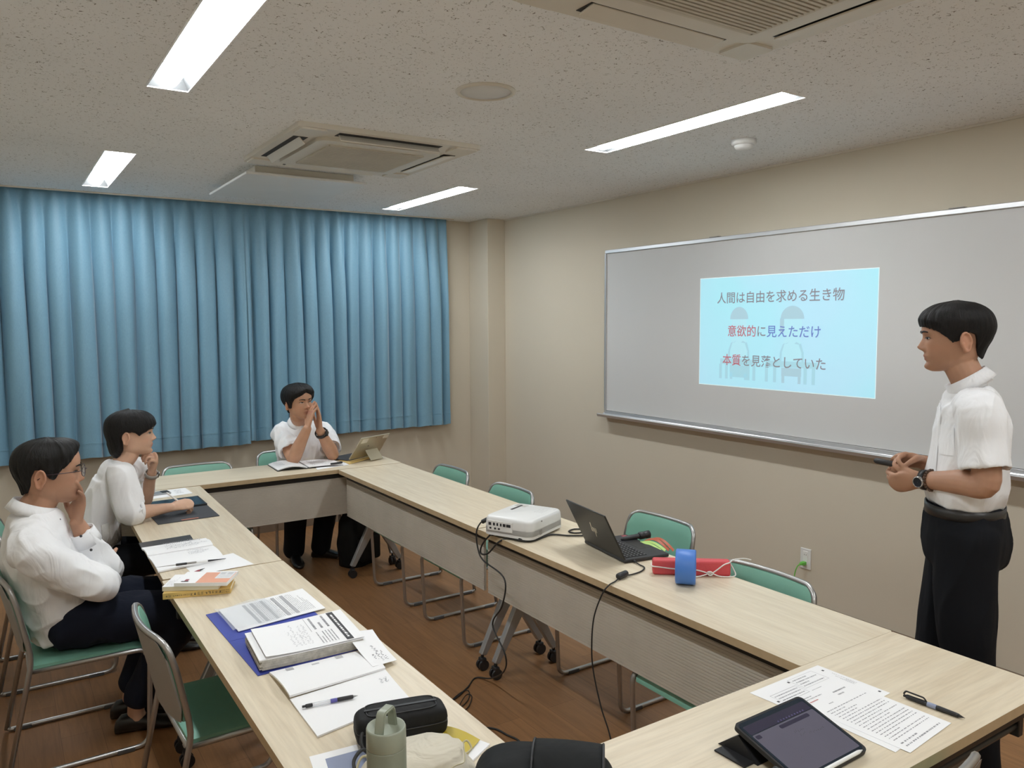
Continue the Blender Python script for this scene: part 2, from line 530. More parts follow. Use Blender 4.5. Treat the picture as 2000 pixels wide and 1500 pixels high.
names = {(0, 1): 'bright recessed ceiling light cut off by the top edge, above the left tables', (0, 2): 'short-looking recessed ceiling light at far left next to the curtain',
         (1, 1): 'long recessed ceiling light on the right, beside the smoke detector', (1, 2): 'recessed ceiling light near the far corner, right of the flat white ceiling panel',
         (0, 0): 'recessed ceiling light behind the viewer, over the left side', (1, 0): 'recessed ceiling light behind the viewer, over the right side'}
for ci in (0, 1):
    for ri in (1, 2, 0):
        a, b = LIGHT_COLS[ci]; c, d = LIGHT_ROWS[ri]
        ceiling_light((a + b) / 2, (c + d) / 2, names[(ci, ri)])

# ------------------------------------------------------------------ ceiling air conditioners
plain('grille shadow gap', (0.13, 0.095, 0.07), 0.8)
def air_conditioner(cx, cy, label, opened):
    t = thing('air_conditioner', label, 'air conditioner', (cx, cy, H), 0, 'ceiling cassette air conditioners')
    s = 0.475
    bm = B(); prism(bm, rrect(2 * s, 2 * s, .02), -.022, 0); obj('outer_panel', bm, 'ac plastic', t)
    bm = B()
    prism(bm, rrect(.66, .66, .05, 6), -.040, -.022)
    obj('inner_panel', bm, 'ac plastic', t)
    bm = B(); box(bm, (-.245, -.245, -.0415), (.245, .245, -.0405)); obj('intake_opening', bm, 'grille shadow gap', t)
    bm = B()
    n = 27
    for k in range(n):
        y = -.245 + .49 * (k + .5) / n
        box(bm, (-.25, y - .0052, -.048), (.25, y + .0052, -.0425))
    for y in (-.25, .25): box(bm, (-.25, y - .006, -.047), (.25, y + .006, -.040))
    for x in (-.25, .25): box(bm, (x - .006, -.25, -.047), (x + .006, .25, -.040))
    obj('intake_grille', bm, 'ac grille', t)
    for k in range(4):
        M = Matrix.Rotation(k * math.pi / 2, 4, 'Z')
        bm = B(); box(bm, (-.27, .365, -.0235), (.27, .435, -.0215), M); obj('outlet_slot', bm, 'dark slot', t)
        bm = B()
        a = 50 if (opened and k in (1, 2)) else 8
        box(bm, (-.262, -.034, -.003), (.262, .034, .003), M @ T((0, .400, -.028), rx=deg(a if k % 2 else -a)), bev=.002)
        obj('louver', bm, 'ac plastic', t)
    for sx in (-1, 1):
        for sy in (-1, 1):
            bm = B(); prism(bm, rrect(.125, .125, .012, 3, sx * .398, sy * .398), -.030, -.022); obj('corner_cover', bm, 'ac plastic', t)
    return t
air_conditioner(1.66, 4.0, 'beige ceiling cassette air conditioner in the middle of the ceiling, louvers open', 1)
air_conditioner(1.69, 1.39, 'ceiling cassette air conditioner cut off by the top edge, ribbed grille showing', 0)

t = thing('ventilation_panel', 'flat white ventilation panel hung under the ceiling next to the curtain', 'vent', (1.60, 5.06, H))
bm = B(); box(bm, (-.30, -.40, -.045), (.30, .40, 0), bev=.004); obj('duct_collar', bm, 'ac plastic', t)
bm = B(); box(bm, (-.365, -.455, -.060), (.365, .455, -.045), bev=.005); obj('cover_plate', bm, 'white plastic', t)

t = thing('ceiling_speaker', 'round flush speaker in the ceiling between the lights', 'speaker', (1.655, 2.70, H))
bm = B(); lathe(bm, [(.118, 0), (.118, -.006), (.108, -.010), (.100, -.008), (.100, 0)], 40); obj('rim', bm, 'ac plastic', t)
bm = B(); lathe(bm, [(.0995, -.001), (.0995, -.005), (.06, -.0075), (.001, -.0085)], 40); obj('mesh_cover', bm, 'speaker mesh', t)
t = thing('smoke_detector', 'small white smoke detector on the ceiling near the whiteboard wall', 'smoke detector', (3.186, 2.73, H))
bm = B(); lathe(bm, [(.062, 0), (.062, -.020), (.058, -.026), (.050, -.028)], 8); obj('base', bm, 'white plastic', t)
bm = B(); lathe(bm, [(.046, -.026), (.046, -.034), (.040, -.044), (.020, -.050), (.001, -.051)], 24); obj('sensor_cap', bm, 'white plastic', t)

# ------------------------------------------------------------------ curtains
def curtain_mat():
    m, nt, b = _new('blue curtain')
    L = nt.links.new
    mp = _coords(nt, (400, 400, 60))
    no = _n(nt, 'ShaderNodeTexNoise', i_Scale=1.0, i_Detail=2.0)
    L(mp.outputs[0], no.inputs['Vector'])
    rp = _ramp(nt, [(0.3, (0.155, 0.300, 0.405)), (0.7, (0.180, 0.340, 0.450))])
    L(no.outputs['Fac'], rp.inputs[0]); L(rp.outputs[0], b.inputs['Base Color'])
    b.inputs['Roughness'].default_value = 0.55
    b.inputs['Sheen Weight'].default_value = 0.35
    b.inputs['Sheen Roughness'].default_value = 0.4
    b.inputs['Specular IOR Level'].default_value = 0.45
curtain_mat()
plain('curtain hem thread', (0.21, 0.38, 0.47), 0.7)
def curtain(name, xa, xb, ztop, zbot, yc, npl, seed, label, edge_right=0.0):
    r = random.Random(seed)
    ph = [r.uniform(-.22, .22) for _ in range(npl + 2)]
    am = [r.uniform(.75, 1.15) for _ in range(npl + 2)]
    sk = [r.uniform(-.35, .45) for _ in range(npl + 2)]
    t = thing(name, label, 'curtain', (0, 0, 0))
    def pt(u, v):
        # u along the width, v from top (0) to bottom (1)
        q = u * npl
        k = int(min(q, npl - 1e-6)); f = q - k
        p = ph[k] * (1 - f) + ph[k + 1] * f
        a = am[k] * (1 - f) + am[k + 1] * f
        s = sk[k] * (1 - f) + sk[k + 1] * f
        z = ztop + (zbot - ztop) * v
        pinch = math.exp(-(v / 0.055) ** 2)
        c = math.cos(2 * math.pi * (q + p * (v ** .7) + s * v * .35))
        soft = (0.5 + 0.5 * c)
        fold = soft ** (0.85 + 2.6 * pinch)             # narrow pinched pleats at the top, rounder folds below
        second = 0.22 * math.sin(2 * math.pi * (2 * q + s * 2 + v * .6)) * (v ** .8)
        amp = (0.030 + 0.052 * min(1, v * 2.2)) * a
        y = yc + .03 - amp * (fold + second * .45)
        x = xa + (xb - xa) * u + 0.022 * math.sin(2 * math.pi * (q + p * v) ) * min(1, v * 3) * a * min(1, u * 12, (1 - u) * 12)
        if v > .945: y -= .0035
        z += .008 * c * v
        return Vector((x, y, z))
    bm = B(); gridmesh(bm, pt, npl * 20, 46, flip=True)
    o = obj('drape', bm, 'blue curtain', t, smooth=True)
    bm = B()
    V = [pt(i / (npl * 20), .947) + Vector((0, -.0032, 0)) for i in range(npl * 20 + 1)]
    tube(bm, V, .0011, 4); obj('hem_stitch', bm, 'curtain hem thread', t)
    return t
curtain('curtain', -0.58, 1.634, 2.68, 0.742, 6.235, 16, 3, 'left blue pleated curtain over the window')
curtain('curtain', 1.637, 3.405, 2.68, 0.762, 6.240, 14, 12, 'right blue pleated curtain ending at the corner pillar')
t = tag(obj('curtain_rail', box(B(), (XL, 6.255, H + .095), (3.42, 6.285, H + .13)), 'aluminium'), 'hidden aluminium curtain rail in the ceiling pocket', 'curtain rail')

# ------------------------------------------------------------------ whiteboard with the projected slide
WX = 3.856
t = thing('whiteboard', 'long wall-mounted whiteboard with aluminium frame and pen tray', 'whiteboard', (WX, 0, 0))
yb0, yb1, zb0, zb1 = 0.95, 4.560, 1.005, 2.195
bm = B(); box(bm, (-.022, yb0 + .01, zb0 + .01), (0, yb1 - .01, zb1 - .01)); obj('writing_surface', bm, 'whiteboard', t)
bm = B()
box(bm, (-.034, yb0, zb1 - .014), (0, yb1, zb1 + .012), bev=.003); box(bm, (-.034, yb1 - .010, zb0), (0, yb1 + .004, zb1 - .014), bev=.002)
box(bm, (-.034, yb0, zb0), (0, yb0 + .012, zb1 - .014), bev=.002); box(bm, (-.030, yb0, zb0 - .012), (0, yb1, zb0 + .008), bev=.002)
obj('frame', bm, 'aluminium', t)
bm = B()
prof = [(0, -.022), (0, .0), (-.024, .004), (-.030, -.006), (-.078, -.008), (-.086, .002), (-.092, -.004), (-.088, -.022)]
a = [bm.verts.new((x, yb0 - .01, zb0 - .012 + z)) for x, z in prof]; b2 = [bm.verts.new((x, yb1 + .02, zb0 - .012 + z)) for x, z in prof]
for k in range(len(prof)): bm.faces.new((a[k], a[(k + 1) % len(prof)], b2[(k + 1) % len(prof)], b2[k]))
bm.faces.new(a[::-1]); bm.faces.new(b2); bmesh.ops.recalc_face_normals(bm, faces=bm.faces)
obj('pen_tray', bm, 'aluminium', t)
for y in (2.0, 3.5):
    bm = B(); box(bm, (-.040, y - .035, zb1 + .012), (-.004, y + .035, zb1 + .017), bev=.001); obj('top_clip', bm, 'grey shell', t)

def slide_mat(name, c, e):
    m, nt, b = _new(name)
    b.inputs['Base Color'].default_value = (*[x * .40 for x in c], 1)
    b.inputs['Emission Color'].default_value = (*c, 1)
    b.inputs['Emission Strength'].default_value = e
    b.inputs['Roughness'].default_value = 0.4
SE = 0.66  # glow of the slide sheet, standing in for the projector's light
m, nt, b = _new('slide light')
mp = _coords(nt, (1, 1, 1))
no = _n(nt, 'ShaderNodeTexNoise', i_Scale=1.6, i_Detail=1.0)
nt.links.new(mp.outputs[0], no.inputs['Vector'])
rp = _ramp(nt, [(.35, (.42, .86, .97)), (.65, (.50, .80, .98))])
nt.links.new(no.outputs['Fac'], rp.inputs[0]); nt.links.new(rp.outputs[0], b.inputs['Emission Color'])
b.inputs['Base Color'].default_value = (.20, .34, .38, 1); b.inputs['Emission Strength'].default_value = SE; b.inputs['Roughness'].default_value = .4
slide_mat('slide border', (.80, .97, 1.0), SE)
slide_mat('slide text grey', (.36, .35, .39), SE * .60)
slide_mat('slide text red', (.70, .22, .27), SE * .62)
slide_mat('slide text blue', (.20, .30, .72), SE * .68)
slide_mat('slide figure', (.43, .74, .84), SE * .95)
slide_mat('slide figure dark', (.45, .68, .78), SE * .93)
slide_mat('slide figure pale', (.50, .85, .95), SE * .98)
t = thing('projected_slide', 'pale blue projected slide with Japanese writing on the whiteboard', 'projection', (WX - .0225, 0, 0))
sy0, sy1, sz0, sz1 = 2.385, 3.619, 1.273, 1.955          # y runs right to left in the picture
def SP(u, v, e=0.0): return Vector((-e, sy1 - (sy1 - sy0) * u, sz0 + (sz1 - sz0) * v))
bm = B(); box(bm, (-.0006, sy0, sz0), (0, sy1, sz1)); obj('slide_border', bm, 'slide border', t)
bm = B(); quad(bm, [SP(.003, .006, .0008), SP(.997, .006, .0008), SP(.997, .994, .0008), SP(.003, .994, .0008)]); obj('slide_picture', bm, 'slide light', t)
SM = Matrix(((0, 0, -1, 0), (-1, 0, 0, 0), (0, 1, 0, 0), (0, 0, 0, 1)))      # text x -> -y world, y -> z, normal -> -x
SW, SH = sy1 - sy0, sz1 - sz0
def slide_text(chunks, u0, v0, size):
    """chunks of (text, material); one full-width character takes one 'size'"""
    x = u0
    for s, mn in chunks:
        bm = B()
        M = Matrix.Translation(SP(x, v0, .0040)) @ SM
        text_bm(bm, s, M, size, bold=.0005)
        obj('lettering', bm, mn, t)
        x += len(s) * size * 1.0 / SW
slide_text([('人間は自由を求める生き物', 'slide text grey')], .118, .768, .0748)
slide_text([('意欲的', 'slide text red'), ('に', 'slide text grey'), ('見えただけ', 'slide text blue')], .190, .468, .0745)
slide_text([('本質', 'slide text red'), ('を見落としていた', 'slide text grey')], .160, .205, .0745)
def ell(bm, u, v, ru, rv, n=22, e=.0013, a0=0, a1=360):
    vs = [bm.verts.new(SP(u + ru * math.cos(deg(a0 + (a1 - a0) * k / n)) / SW, v + rv * math.sin(deg(a0 + (a1 - a0) * k / n)) / SH, e)) for k in range(n + (0 if a1 - a0 == 360 else 1))]
    bm.faces.new(vs)
def rect(bm, u0, v0, u1, v1, e=.0012): quad(bm, [SP(u0, v0, e), SP(u1, v0, e), SP(u1, v1, e), SP(u0, v1, e)])
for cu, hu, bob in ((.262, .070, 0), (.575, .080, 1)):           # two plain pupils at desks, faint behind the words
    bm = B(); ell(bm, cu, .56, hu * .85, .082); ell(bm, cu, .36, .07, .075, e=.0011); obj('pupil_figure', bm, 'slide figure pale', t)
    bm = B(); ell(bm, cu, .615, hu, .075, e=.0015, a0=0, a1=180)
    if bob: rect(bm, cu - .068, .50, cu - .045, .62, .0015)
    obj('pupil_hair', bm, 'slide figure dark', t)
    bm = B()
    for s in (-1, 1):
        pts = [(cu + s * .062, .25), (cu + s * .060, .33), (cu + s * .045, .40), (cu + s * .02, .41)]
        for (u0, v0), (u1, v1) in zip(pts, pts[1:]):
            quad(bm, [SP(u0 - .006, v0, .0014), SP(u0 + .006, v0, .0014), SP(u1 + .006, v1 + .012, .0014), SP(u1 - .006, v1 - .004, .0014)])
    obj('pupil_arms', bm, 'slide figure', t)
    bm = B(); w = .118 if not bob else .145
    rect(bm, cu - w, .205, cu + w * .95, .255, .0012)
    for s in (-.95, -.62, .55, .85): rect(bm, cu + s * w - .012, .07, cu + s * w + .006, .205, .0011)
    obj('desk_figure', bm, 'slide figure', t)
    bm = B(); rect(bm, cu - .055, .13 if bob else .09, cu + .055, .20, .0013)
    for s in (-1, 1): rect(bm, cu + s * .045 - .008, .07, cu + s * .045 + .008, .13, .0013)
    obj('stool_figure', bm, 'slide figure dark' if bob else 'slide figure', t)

# ------------------------------------------------------------------ wall socket with the green plug
t = thing('wall_outlet', 'white wall outlet low on the whiteboard wall', 'outlet', (WX, 2.795, .314))
bm = B(); box(bm, (-.007, -.035, -.060), (0, .035, .060), bev=.003); obj('cover_plate', bm, 'white plastic', t)
bm = B(); box(bm, (-.010, -.016, -.045), (-.006, .016, .045), bev=.002); obj('insert', bm, 'white enamel', t)
bm = B()
for z in (.024,):
    for y in (-.006, .006): box(bm, (-.0105, y - .0011, z - .004), (-.0098, y + .0011, z + .004))
obj('socket_slot', bm, 'dark slot', t)
plain('green plug', (0.14, 0.50, 0.07), 0.45)
t = thing('green_power_plug', 'bright green plug with its cord in the wall outlet', 'plug', (WX - .0105, 2.795, .290))
bm = B(); box(bm, (-.030, -.012, -.010), (0, .012, .010), bev=.004); box(bm, (-.042, -.008, -.007), (-.030, .008, .007), bev=.003); obj('plug_body', bm, 'green plug', t)
bm = B(); tube(bm, spline([(-.04, 0, 0), (-.060, .006, -.012), (-.070, .016, -.06), (-.066, .022, -.14), (-.045, .03, -.24), (-.03, .06, -.283)], 6), .0032, 6); obj('cord', bm, 'green plug', t)

# ------------------------------------------------------------------ folding meeting tables
def table(label, loc, rz, L=1.785, W=0.45):
    t = thing('meeting_table', label, 'table', loc, rz, 'folding meeting tables')
    h, th = 0.72, 0.026
    bm = B(); prism(bm, rrect(L, W, .006, 2), h - th, h)
    for f in bm.faces:
        f.material_index = 0 if abs(f.normal.z) > .5 or f.calc_center_median().z > h - .001 and f.normal.z > .5 else 1
    bm.normal_update()
    for f in bm.faces: f.material_index = 0 if f.normal.z > .5 else 1
    obj('table_top', bm, None, t, mats=['table laminate x', 'edge band'])
    # modesty panel on the inner side (+y): horizontal ribs
    py = W / 2 - .048
    bm = B()
    z0, z1, n = 0.408, 0.655, 22
    prof = []
    for k in range(n):
        a = z0 + (z1 - z0) * k / n; d = (z1 - z0) / n
        prof += [(py, a), (py, a + d * .66), (py - .0028, a + d * .72), (py - .0028, a + d * .94)]
    prof.append((py, z1))
    V = [[bm.verts.new((x, y, z)) for y, z in prof] for x in (-L / 2 + .012, L / 2 - .012)]
    for k in range(len(prof) - 1): bm.faces.new((V[1][k], V[0][k], V[0][k + 1], V[1][k + 1]))
    box(bm, (-L / 2 + .012, py - .012, z0), (L / 2 - .012, py - .004, z1))
    obj('modesty_panel', bm, 'panel grey', t)
    bm = B(); box(bm, (-L / 2 + .012, py - .010, .655), (L / 2 - .012, py - .004, .694)); obj('panel_hanger', bm, 'black metal', t)
    bm = B(); box(bm, (-L / 2 + .03, -W / 2 + .012, h - th - .026), (L / 2 - .03, -W / 2 + .030, h - th)); obj('under_rail', bm, 'black metal', t)
    bm = B(); tube(bm, [(-L / 2 + .10, -W / 2 + .045, .628), (L / 2 - .10, -W / 2 + .045, .628)], .011, 10); obj('release_bar', bm, 'black metal', t)
    for s in (-1, 1):
        x = s * (L / 2 - .10)
        bm = B()
        box(bm, (x - .012, -W / 2 + .030, .600), (x + .012, -W / 2 + .060, h - th), bev=.003)
        obj('release_bracket', bm, 'black metal', t)
        x = s * (L / 2 - .055)
        bm = B(); box(bm, (x - .020, -.17, h - th - .034), (x + .020, .14, h - th), bev=.004)
        box(bm, (x - .017, -.045, .33), (x + .017, .035, h - th - .03), bev=.006)
        obj('leg_post', bm, 'leg silver', t)
        for sy in (-1, 1):
            bm = B()
            M = T((x, -.005, 0))
            a = [(sy * .020, .40), (sy * .055, .345), (sy * .185, .082), (sy * .155, .072), (sy * .012, .300)]
            if sy < 0: a = a[::-1]
            p0 = [bm.verts.new(M @ Vector((-.016, y, z))) for y, z in a]; p1 = [bm.verts.new(M @ Vector((.016, y, z))) for y, z in a]
            for k in range(len(a)): bm.faces.new((p0[k], p0[(k + 1) % 5], p1[(k + 1) % 5], p1[k]))
            bm.faces.new(p0[::-1]); bm.faces.new(p1); bmesh.ops.recalc_face_normals(bm, faces=bm.faces)
            bmesh.ops.bevel(bm, geom=list(bm.edges), offset=.004, segments=1, affect='EDGES')
            lg = obj('leg', bm, 'leg silver', t)
            bm = B()
            cy = sy * .170 - .005
            tube(bm, [(x, cy, .080), (x, cy, .056)], .008, 8)
            box(bm, (x - .020, cy - .014, .040), (x + .020, cy + .014, .062), bev=.006)
            for sx in (-1, 1):
                tube(bm, [(x + sx * .006, cy, .026), (x + sx * .019, cy, .026)], .026, 18)
            obj('caster', bm, 'black plastic', lg)
    return t
table('right-hand table farther from the viewer, holding the projector at its near end', (2.075, 4.018, 0), deg(90), 1.772)
table('right-hand table nearer the viewer, holding the black laptop and the blue roll', (2.075, 2.236, 0), deg(90), 1.772)
table('far table in front of the man with clasped hands', (1.415, 5.134, 0), deg(180), 1.785, .44)
table('left-hand table farther away where the woman sits writing', (.7380, 4.034, 0), deg(-90 - 1.4), 1.740)
table('left-hand table nearer the viewer, covered with files and open notebooks', (.714, 2.264, 0), deg(-90), 1.780, .458)
table('nearest table at bottom right, holding the tablet and printed handouts', (1.395, 1.124, 0), 0, 1.80)

# ------------------------------------------------------------------ green stacking chairs
def make_chair(label):
    t = thing('stacking_chair', label, 'chair', (0, 0, 0), 0, 'green stacking chairs')
    r = .0098
    sx = .222
    # seat
    bm = B()
    def seat(u, v):
        x = (u - .5) * .415; y = -.185 + .400 * v
        dish = .010 * (1 - (2 * u - 1) ** 2) * (1 - (2 * v - 1) ** 2)
        roll = -.030 * max(0, (v - .86) / .14) ** 2
        return x, y, .424 - dish + roll + .006 * (1 - v)
    n, k = 16, 16
    poly = rrect(1, 1, .10, 4, .5, .5)
    def seat_pt(u, v, dz):
        x, y, z = seat(u, v); return Vector((x, y, z + dz))
    def edge_round(u, v):
        e = min(u, 1 - u, v, 1 - v)
        return -.010 * max(0, 1 - e / .06) ** 2
    V = gridmesh(bm, lambda u, v: seat_pt(u, v, edge_round(u, v)), n, k)
    W2 = gridmesh(bm, lambda u, v: seat_pt(u, v, -.026), n, k, flip=True)
    def skirt(A, Bq):
        m = len(A)
        for j in range(m - 1): bm.faces.new((A[j], Bq[j], Bq[j + 1], A[j + 1]))
    top = [V[0][i] for i in range(n + 1)], [W2[0][i] for i in range(n + 1)]; skirt(*top)
    skirt([V[k][i] for i in range(n + 1)][::-1], [W2[k][i] for i in range(n + 1)][::-1])
    skirt([V[j][0] for j in range(k + 1)][::-1], [W2[j][0] for j in range(k + 1)][::-1])
    skirt([V[j][n] for j in range(k + 1)], [W2[j][n] for j in range(k + 1)])
    auto_smooth(obj('seat', bm, 'green vinyl', t), 50)
    bm = B(); box(bm, (-.195, -.175, .388), (.195, .190, .399), bev=.004); obj('seat_shell', bm, 'grey shell', t)
    # curved back: green pad in front, grey shell behind
    def back(u, v, off):
        x = (u - .5) * .425
        z = .470 + .272 * v
        y = -.178 - .060 * v - .030 * (1 - (2 * u - 1) ** 2) - off
        # rounded corners
        cu = abs(2 * u - 1)
        if cu > .80:
            q = (cu - .80) / .20
            lim = (1 - math.sqrt(max(0, 1 - q * q))) * .150
            vv = lim + (1 - 2 * lim) * v
            z = .470 + .272 * vv; y = -.178 - .060 * vv - .030 * (1 - (2 * u - 1) ** 2) - off
        return Vector((x, y, z))
    def slab(name, off0, off1, mat):
        bm = B(); n, k = 20, 10
        def f(u, v):
            e = min(v, 1 - v) * 2
            return back(u, v, off0 + .007 * max(0, 1 - e / .25) ** 2)
        A = gridmesh(bm, f, n, k)
        Bq = gridmesh(bm, lambda u, v: back(u, v, off1), n, k, flip=True)
        for A0, B0 in (([A[0][i] for i in range(n + 1)], [Bq[0][i] for i in range(n + 1)]), ([A[k][i] for i in range(n + 1)][::-1], [Bq[k][i] for i in range(n + 1)][::-1]),
                       ([A[j][0] for j in range(k + 1)][::-1], [Bq[j][0] for j in range(k + 1)][::-1]), ([A[j][n] for j in range(k + 1)], [Bq[j][n] for j in range(k + 1)])):
            for j in range(len(A0) - 1): bm.faces.new((A0[j], B0[j], B0[j + 1], A0[j + 1]))
        bmesh.ops.recalc_face_normals(bm, faces=bm.faces)
        return auto_smooth(obj(name, bm, mat, t), 50)
    slab('backrest', -.012, .010, 'green vinyl')
    slab('back_shell', .010, .016, 'grey shell')
    # rear legs and the hoop round the backrest are one bent tube
    bm = B()
    hoop = [back(u, 1, .008) + Vector((0, 0, .006)) for u in np.linspace(.10, .90, 13)]
    L = [(-sx, -.272, .012), (-sx, -.180, .440), (-sx, -.186, .50), (-sx, -.215, .655)]
    Rr = [(sx, -.215, .655), (sx, -.186, .50), (sx, -.180, .440), (sx, -.272, .012)]
    path = fillet([*L, (-.212, -.236, .728), *hoop, (.212, -.236, .728), *Rr], .03, 3)
    tube(bm, path, r, 8)
    obj('back_frame', bm, 'chrome tube', t)
    for s in (-1, 1):
        bm = B()
        x = s * sx
        path = fillet([(x, -.268, .020), (x, -.262, .0105), (x, .205, .0105), (x, .222, .402), (s * .205, -.185, .398)], [0, .006, .05, .05, 0], 6)
        tube(bm, path, r, 8)
        obj('runner_frame', bm, 'chrome tube', t)
        for y in (-.215, .12):
            bm = B(); box(bm, (x - .012, y - .032, .0005), (x + .012, y + .032, .016), bev=.003); obj('foot_pad', bm, 'foot rubber', t)
    bm = B(); tube(bm, [(-.205, -.185, .398), (.205, -.185, .398)], r, 8); obj('seat_crossbar', bm, 'chrome tube', t)
    bm = B(); tube(bm, [(-.215, .205, .380), (.215, .205, .380)], r * .8, 8); obj('seat_crossbar', bm, 'chrome tube', t)
    return t
chair0 = make_chair('green chair on the wall side, farthest along the right-hand tables')
chair0.location = (2.165, 4.375, 0); chair0.rotation_euler = (0, 0, deg(90))
for loc, rz, lab in (
    ((2.160, 3.665, 0), 90, 'green chair on the wall side, behind the white projector'),
    ((2.375, 2.695, 0), 90, 'green chair pushed back on the wall side, behind the black laptop'),
    ((2.125, 1.885, 0), 90, 'green chair on the wall side, below the wall outlet'),
    ((.238, 3.560, 0), -90, 'green chair under the man with glasses'),
    ((.215, 4.385, 0), -90, 'green chair under the woman in the white blouse'),
    ((.615, 2.690, 0), -88, 'empty green chair tucked under the left table, nearest the viewer'),
    ((1.085, 5.220, 0), 180, 'empty green chair behind the far table, in front of the left curtain'),
    ((1.755, 5.455, 0), 180, 'green chair under the man with clasped hands'),
    ((1.560, 1.075, 0), 0, 'green chair at the nearest table, only its corner visible at bottom right')):
    dup(chair0, loc, deg(rz), lab)

# ------------------------------------------------------------------ papers, books and files
TZ = 0.7205
class Leaf:
    """a flat page given by four ground corners A(0,0) B(1,0) C(1,1) D(0,1) and a height"""
    def __init__(s, name, label, cat, corners, z, group=None, parent=None):
        c = [Vector((p[0], p[1], 0)) for p in corners]
        s.o = sum(c, Vector()) / 4; s.o.z = z
        s.c = [p - Vector((s.o.x, s.o.y, 0)) for p in c]
        s.t = thing(name, label, cat, s.o, 0, group) if parent is None else parent
    def p(s, u, v, e=0.0):
        A, Bq, Cq, D = s.c
        q = A * (1 - u) * (1 - v) + Bq * u * (1 - v) + Cq * u * v + D * (1 - u) * v
        return Vector((q.x, q.y, e))
    def slab(s, part, z0, z1, mat, u0=0, v0=0, u1=1, v1=1, bend=None, nu=8, nv=8, mats=None):
        bm = B()
        bend = bend or (lambda u, v: 0)
        f = lambda e: (lambda a, b: s.p(u0 + (u1 - u0) * a, v0 + (v1 - v0) * b, e + bend(a, b)))
        if z1 - z0 < .0012:
            A = gridmesh(bm, f(z1), nu, nv); Q = gridmesh(bm, f(z0), nu, nv, flip=True)
        else:
            A = gridmesh(bm, f(z1), nu, nv); Q = gridmesh(bm, f(z0), nu, nv, flip=True)
        for a, b in (([A[0][i] for i in range(nu + 1)], [Q[0][i] for i in range(nu + 1)]), ([A[nv][i] for i in range(nu + 1)][::-1], [Q[nv][i] for i in range(nu + 1)][::-1]),
                     ([A[j][0] for j in range(nv + 1)][::-1], [Q[j][0] for j in range(nv + 1)][::-1]), ([A[j][nu] for j in range(nv + 1)], [Q[j][nu] for j in range(nv + 1)])):
            for k in range(len(a) - 1): bm.faces.new((a[k], b[k], b[k + 1], a[k + 1]))
        bmesh.ops.recalc_face_normals(bm, faces=bm.faces)
        return auto_smooth(obj(part, bm, mat, s.t, mats=mats), 35)
    def bar(s, bm, u0, v0, u1, v1, e, bend=None):
        g = bend or (lambda u, v: 0)
        quad(bm, [s.p(u0, v0, e + g(u0, v0)), s.p(u1, v0, e + g(u1, v0)), s.p(u1, v1, e + g(u1, v1)), s.p(u0, v1, e + g(u0, v1))])
    def script(s, bm, u0, v0, u1, v1, rows, e, seed, along='u', hand=False, fill=.8, bend=None, thick=.34):
        """rows of broken strokes that read as small print or handwriting"""
        r = random.Random(seed)
        for k in range(rows):
            f = (k + .5) / rows
            x = 0.0
            end = r.uniform(fill * .6, 1.0) if hand else (1.0 if r.random() < fill else r.uniform(.3, .8))
            while x < end:
                w = r.uniform(.012, .03) if hand else r.uniform(.015, .07)
                h = thick / rows * (r.uniform(.5, 1.4) if hand else 1)
                j = (r.uniform(-.3, .3) / rows) if hand else 0
                a, b = x, min(x + w, 1)
                if along == 'u': q = (u0 + (u1 - u0) * a, v0 + (v1 - v0) * (f + j - h / 2), u0 + (u1 - u0) * b, v0 + (v1 - v0) * (f + j + h / 2))
                else: q = (u0 + (u1 - u0) * (f + j - h / 2), v0 + (v1 - v0) * a, u0 + (u1 - u0) * (f + j + h / 2), v0 + (v1 - v0) * b)
                s.bar(bm, *q, e, bend)
                x += w + r.uniform(.008, .03)
        return bm
plain('blue file', (0.045, 0.065, 0.36), 0.4)
plain('clear sleeve', (0.80, 0.83, 0.86), 0.12, alpha=0.2, var=0.02)
plain('faint ink', (0.60, 0.60, 0.62), 0.7)
plain('cream paper', (0.74, 0.69, 0.55), 0.7)
plain('page edge', (0.52, 0.50, 0.46), 0.8, scale=60, var=.2)
plain('orange cover', (0.74, 0.36, 0.24), 0.5)
plain('yellow cover', (0.72, 0.50, 0.17), 0.5)
plain('mustard leaflet', (0.52, 0.39, 0.025), 0.45)
plain('dark red', (0.32, 0.06, 0.08), 0.5)
plain('charcoal felt', (0.055, 0.058, 0.066), 0.9, bump=.3, bscale=500)
plain('leather tab', (0.33, 0.12, 0.07), 0.6)
plain('screen dark', (0.012, 0.022, 0.036), 0.12)
plain('screen grey', (0.115, 0.11, 0.15), 0.18, var=.03)
plain('screen bar', (0.035, 0.033, 0.06), 0.18)
plain('screen glyph', (0.10, 0.09, 0.20), 0.2)
plain('white gloss', (0.86, 0.86, 0.86), 0.22, var=.01)
plain('grey phone', (0.36, 0.37, 0.38), 0.3, metal=.3)
plain('clear plastic', (0.82, 0.84, 0.88), 0.1, alpha=.55)
plain('purple dots', (0.12, 0.11, 0.42), 0.4)
plain('blue grey', (0.27, 0.31, 0.44), 0.35)

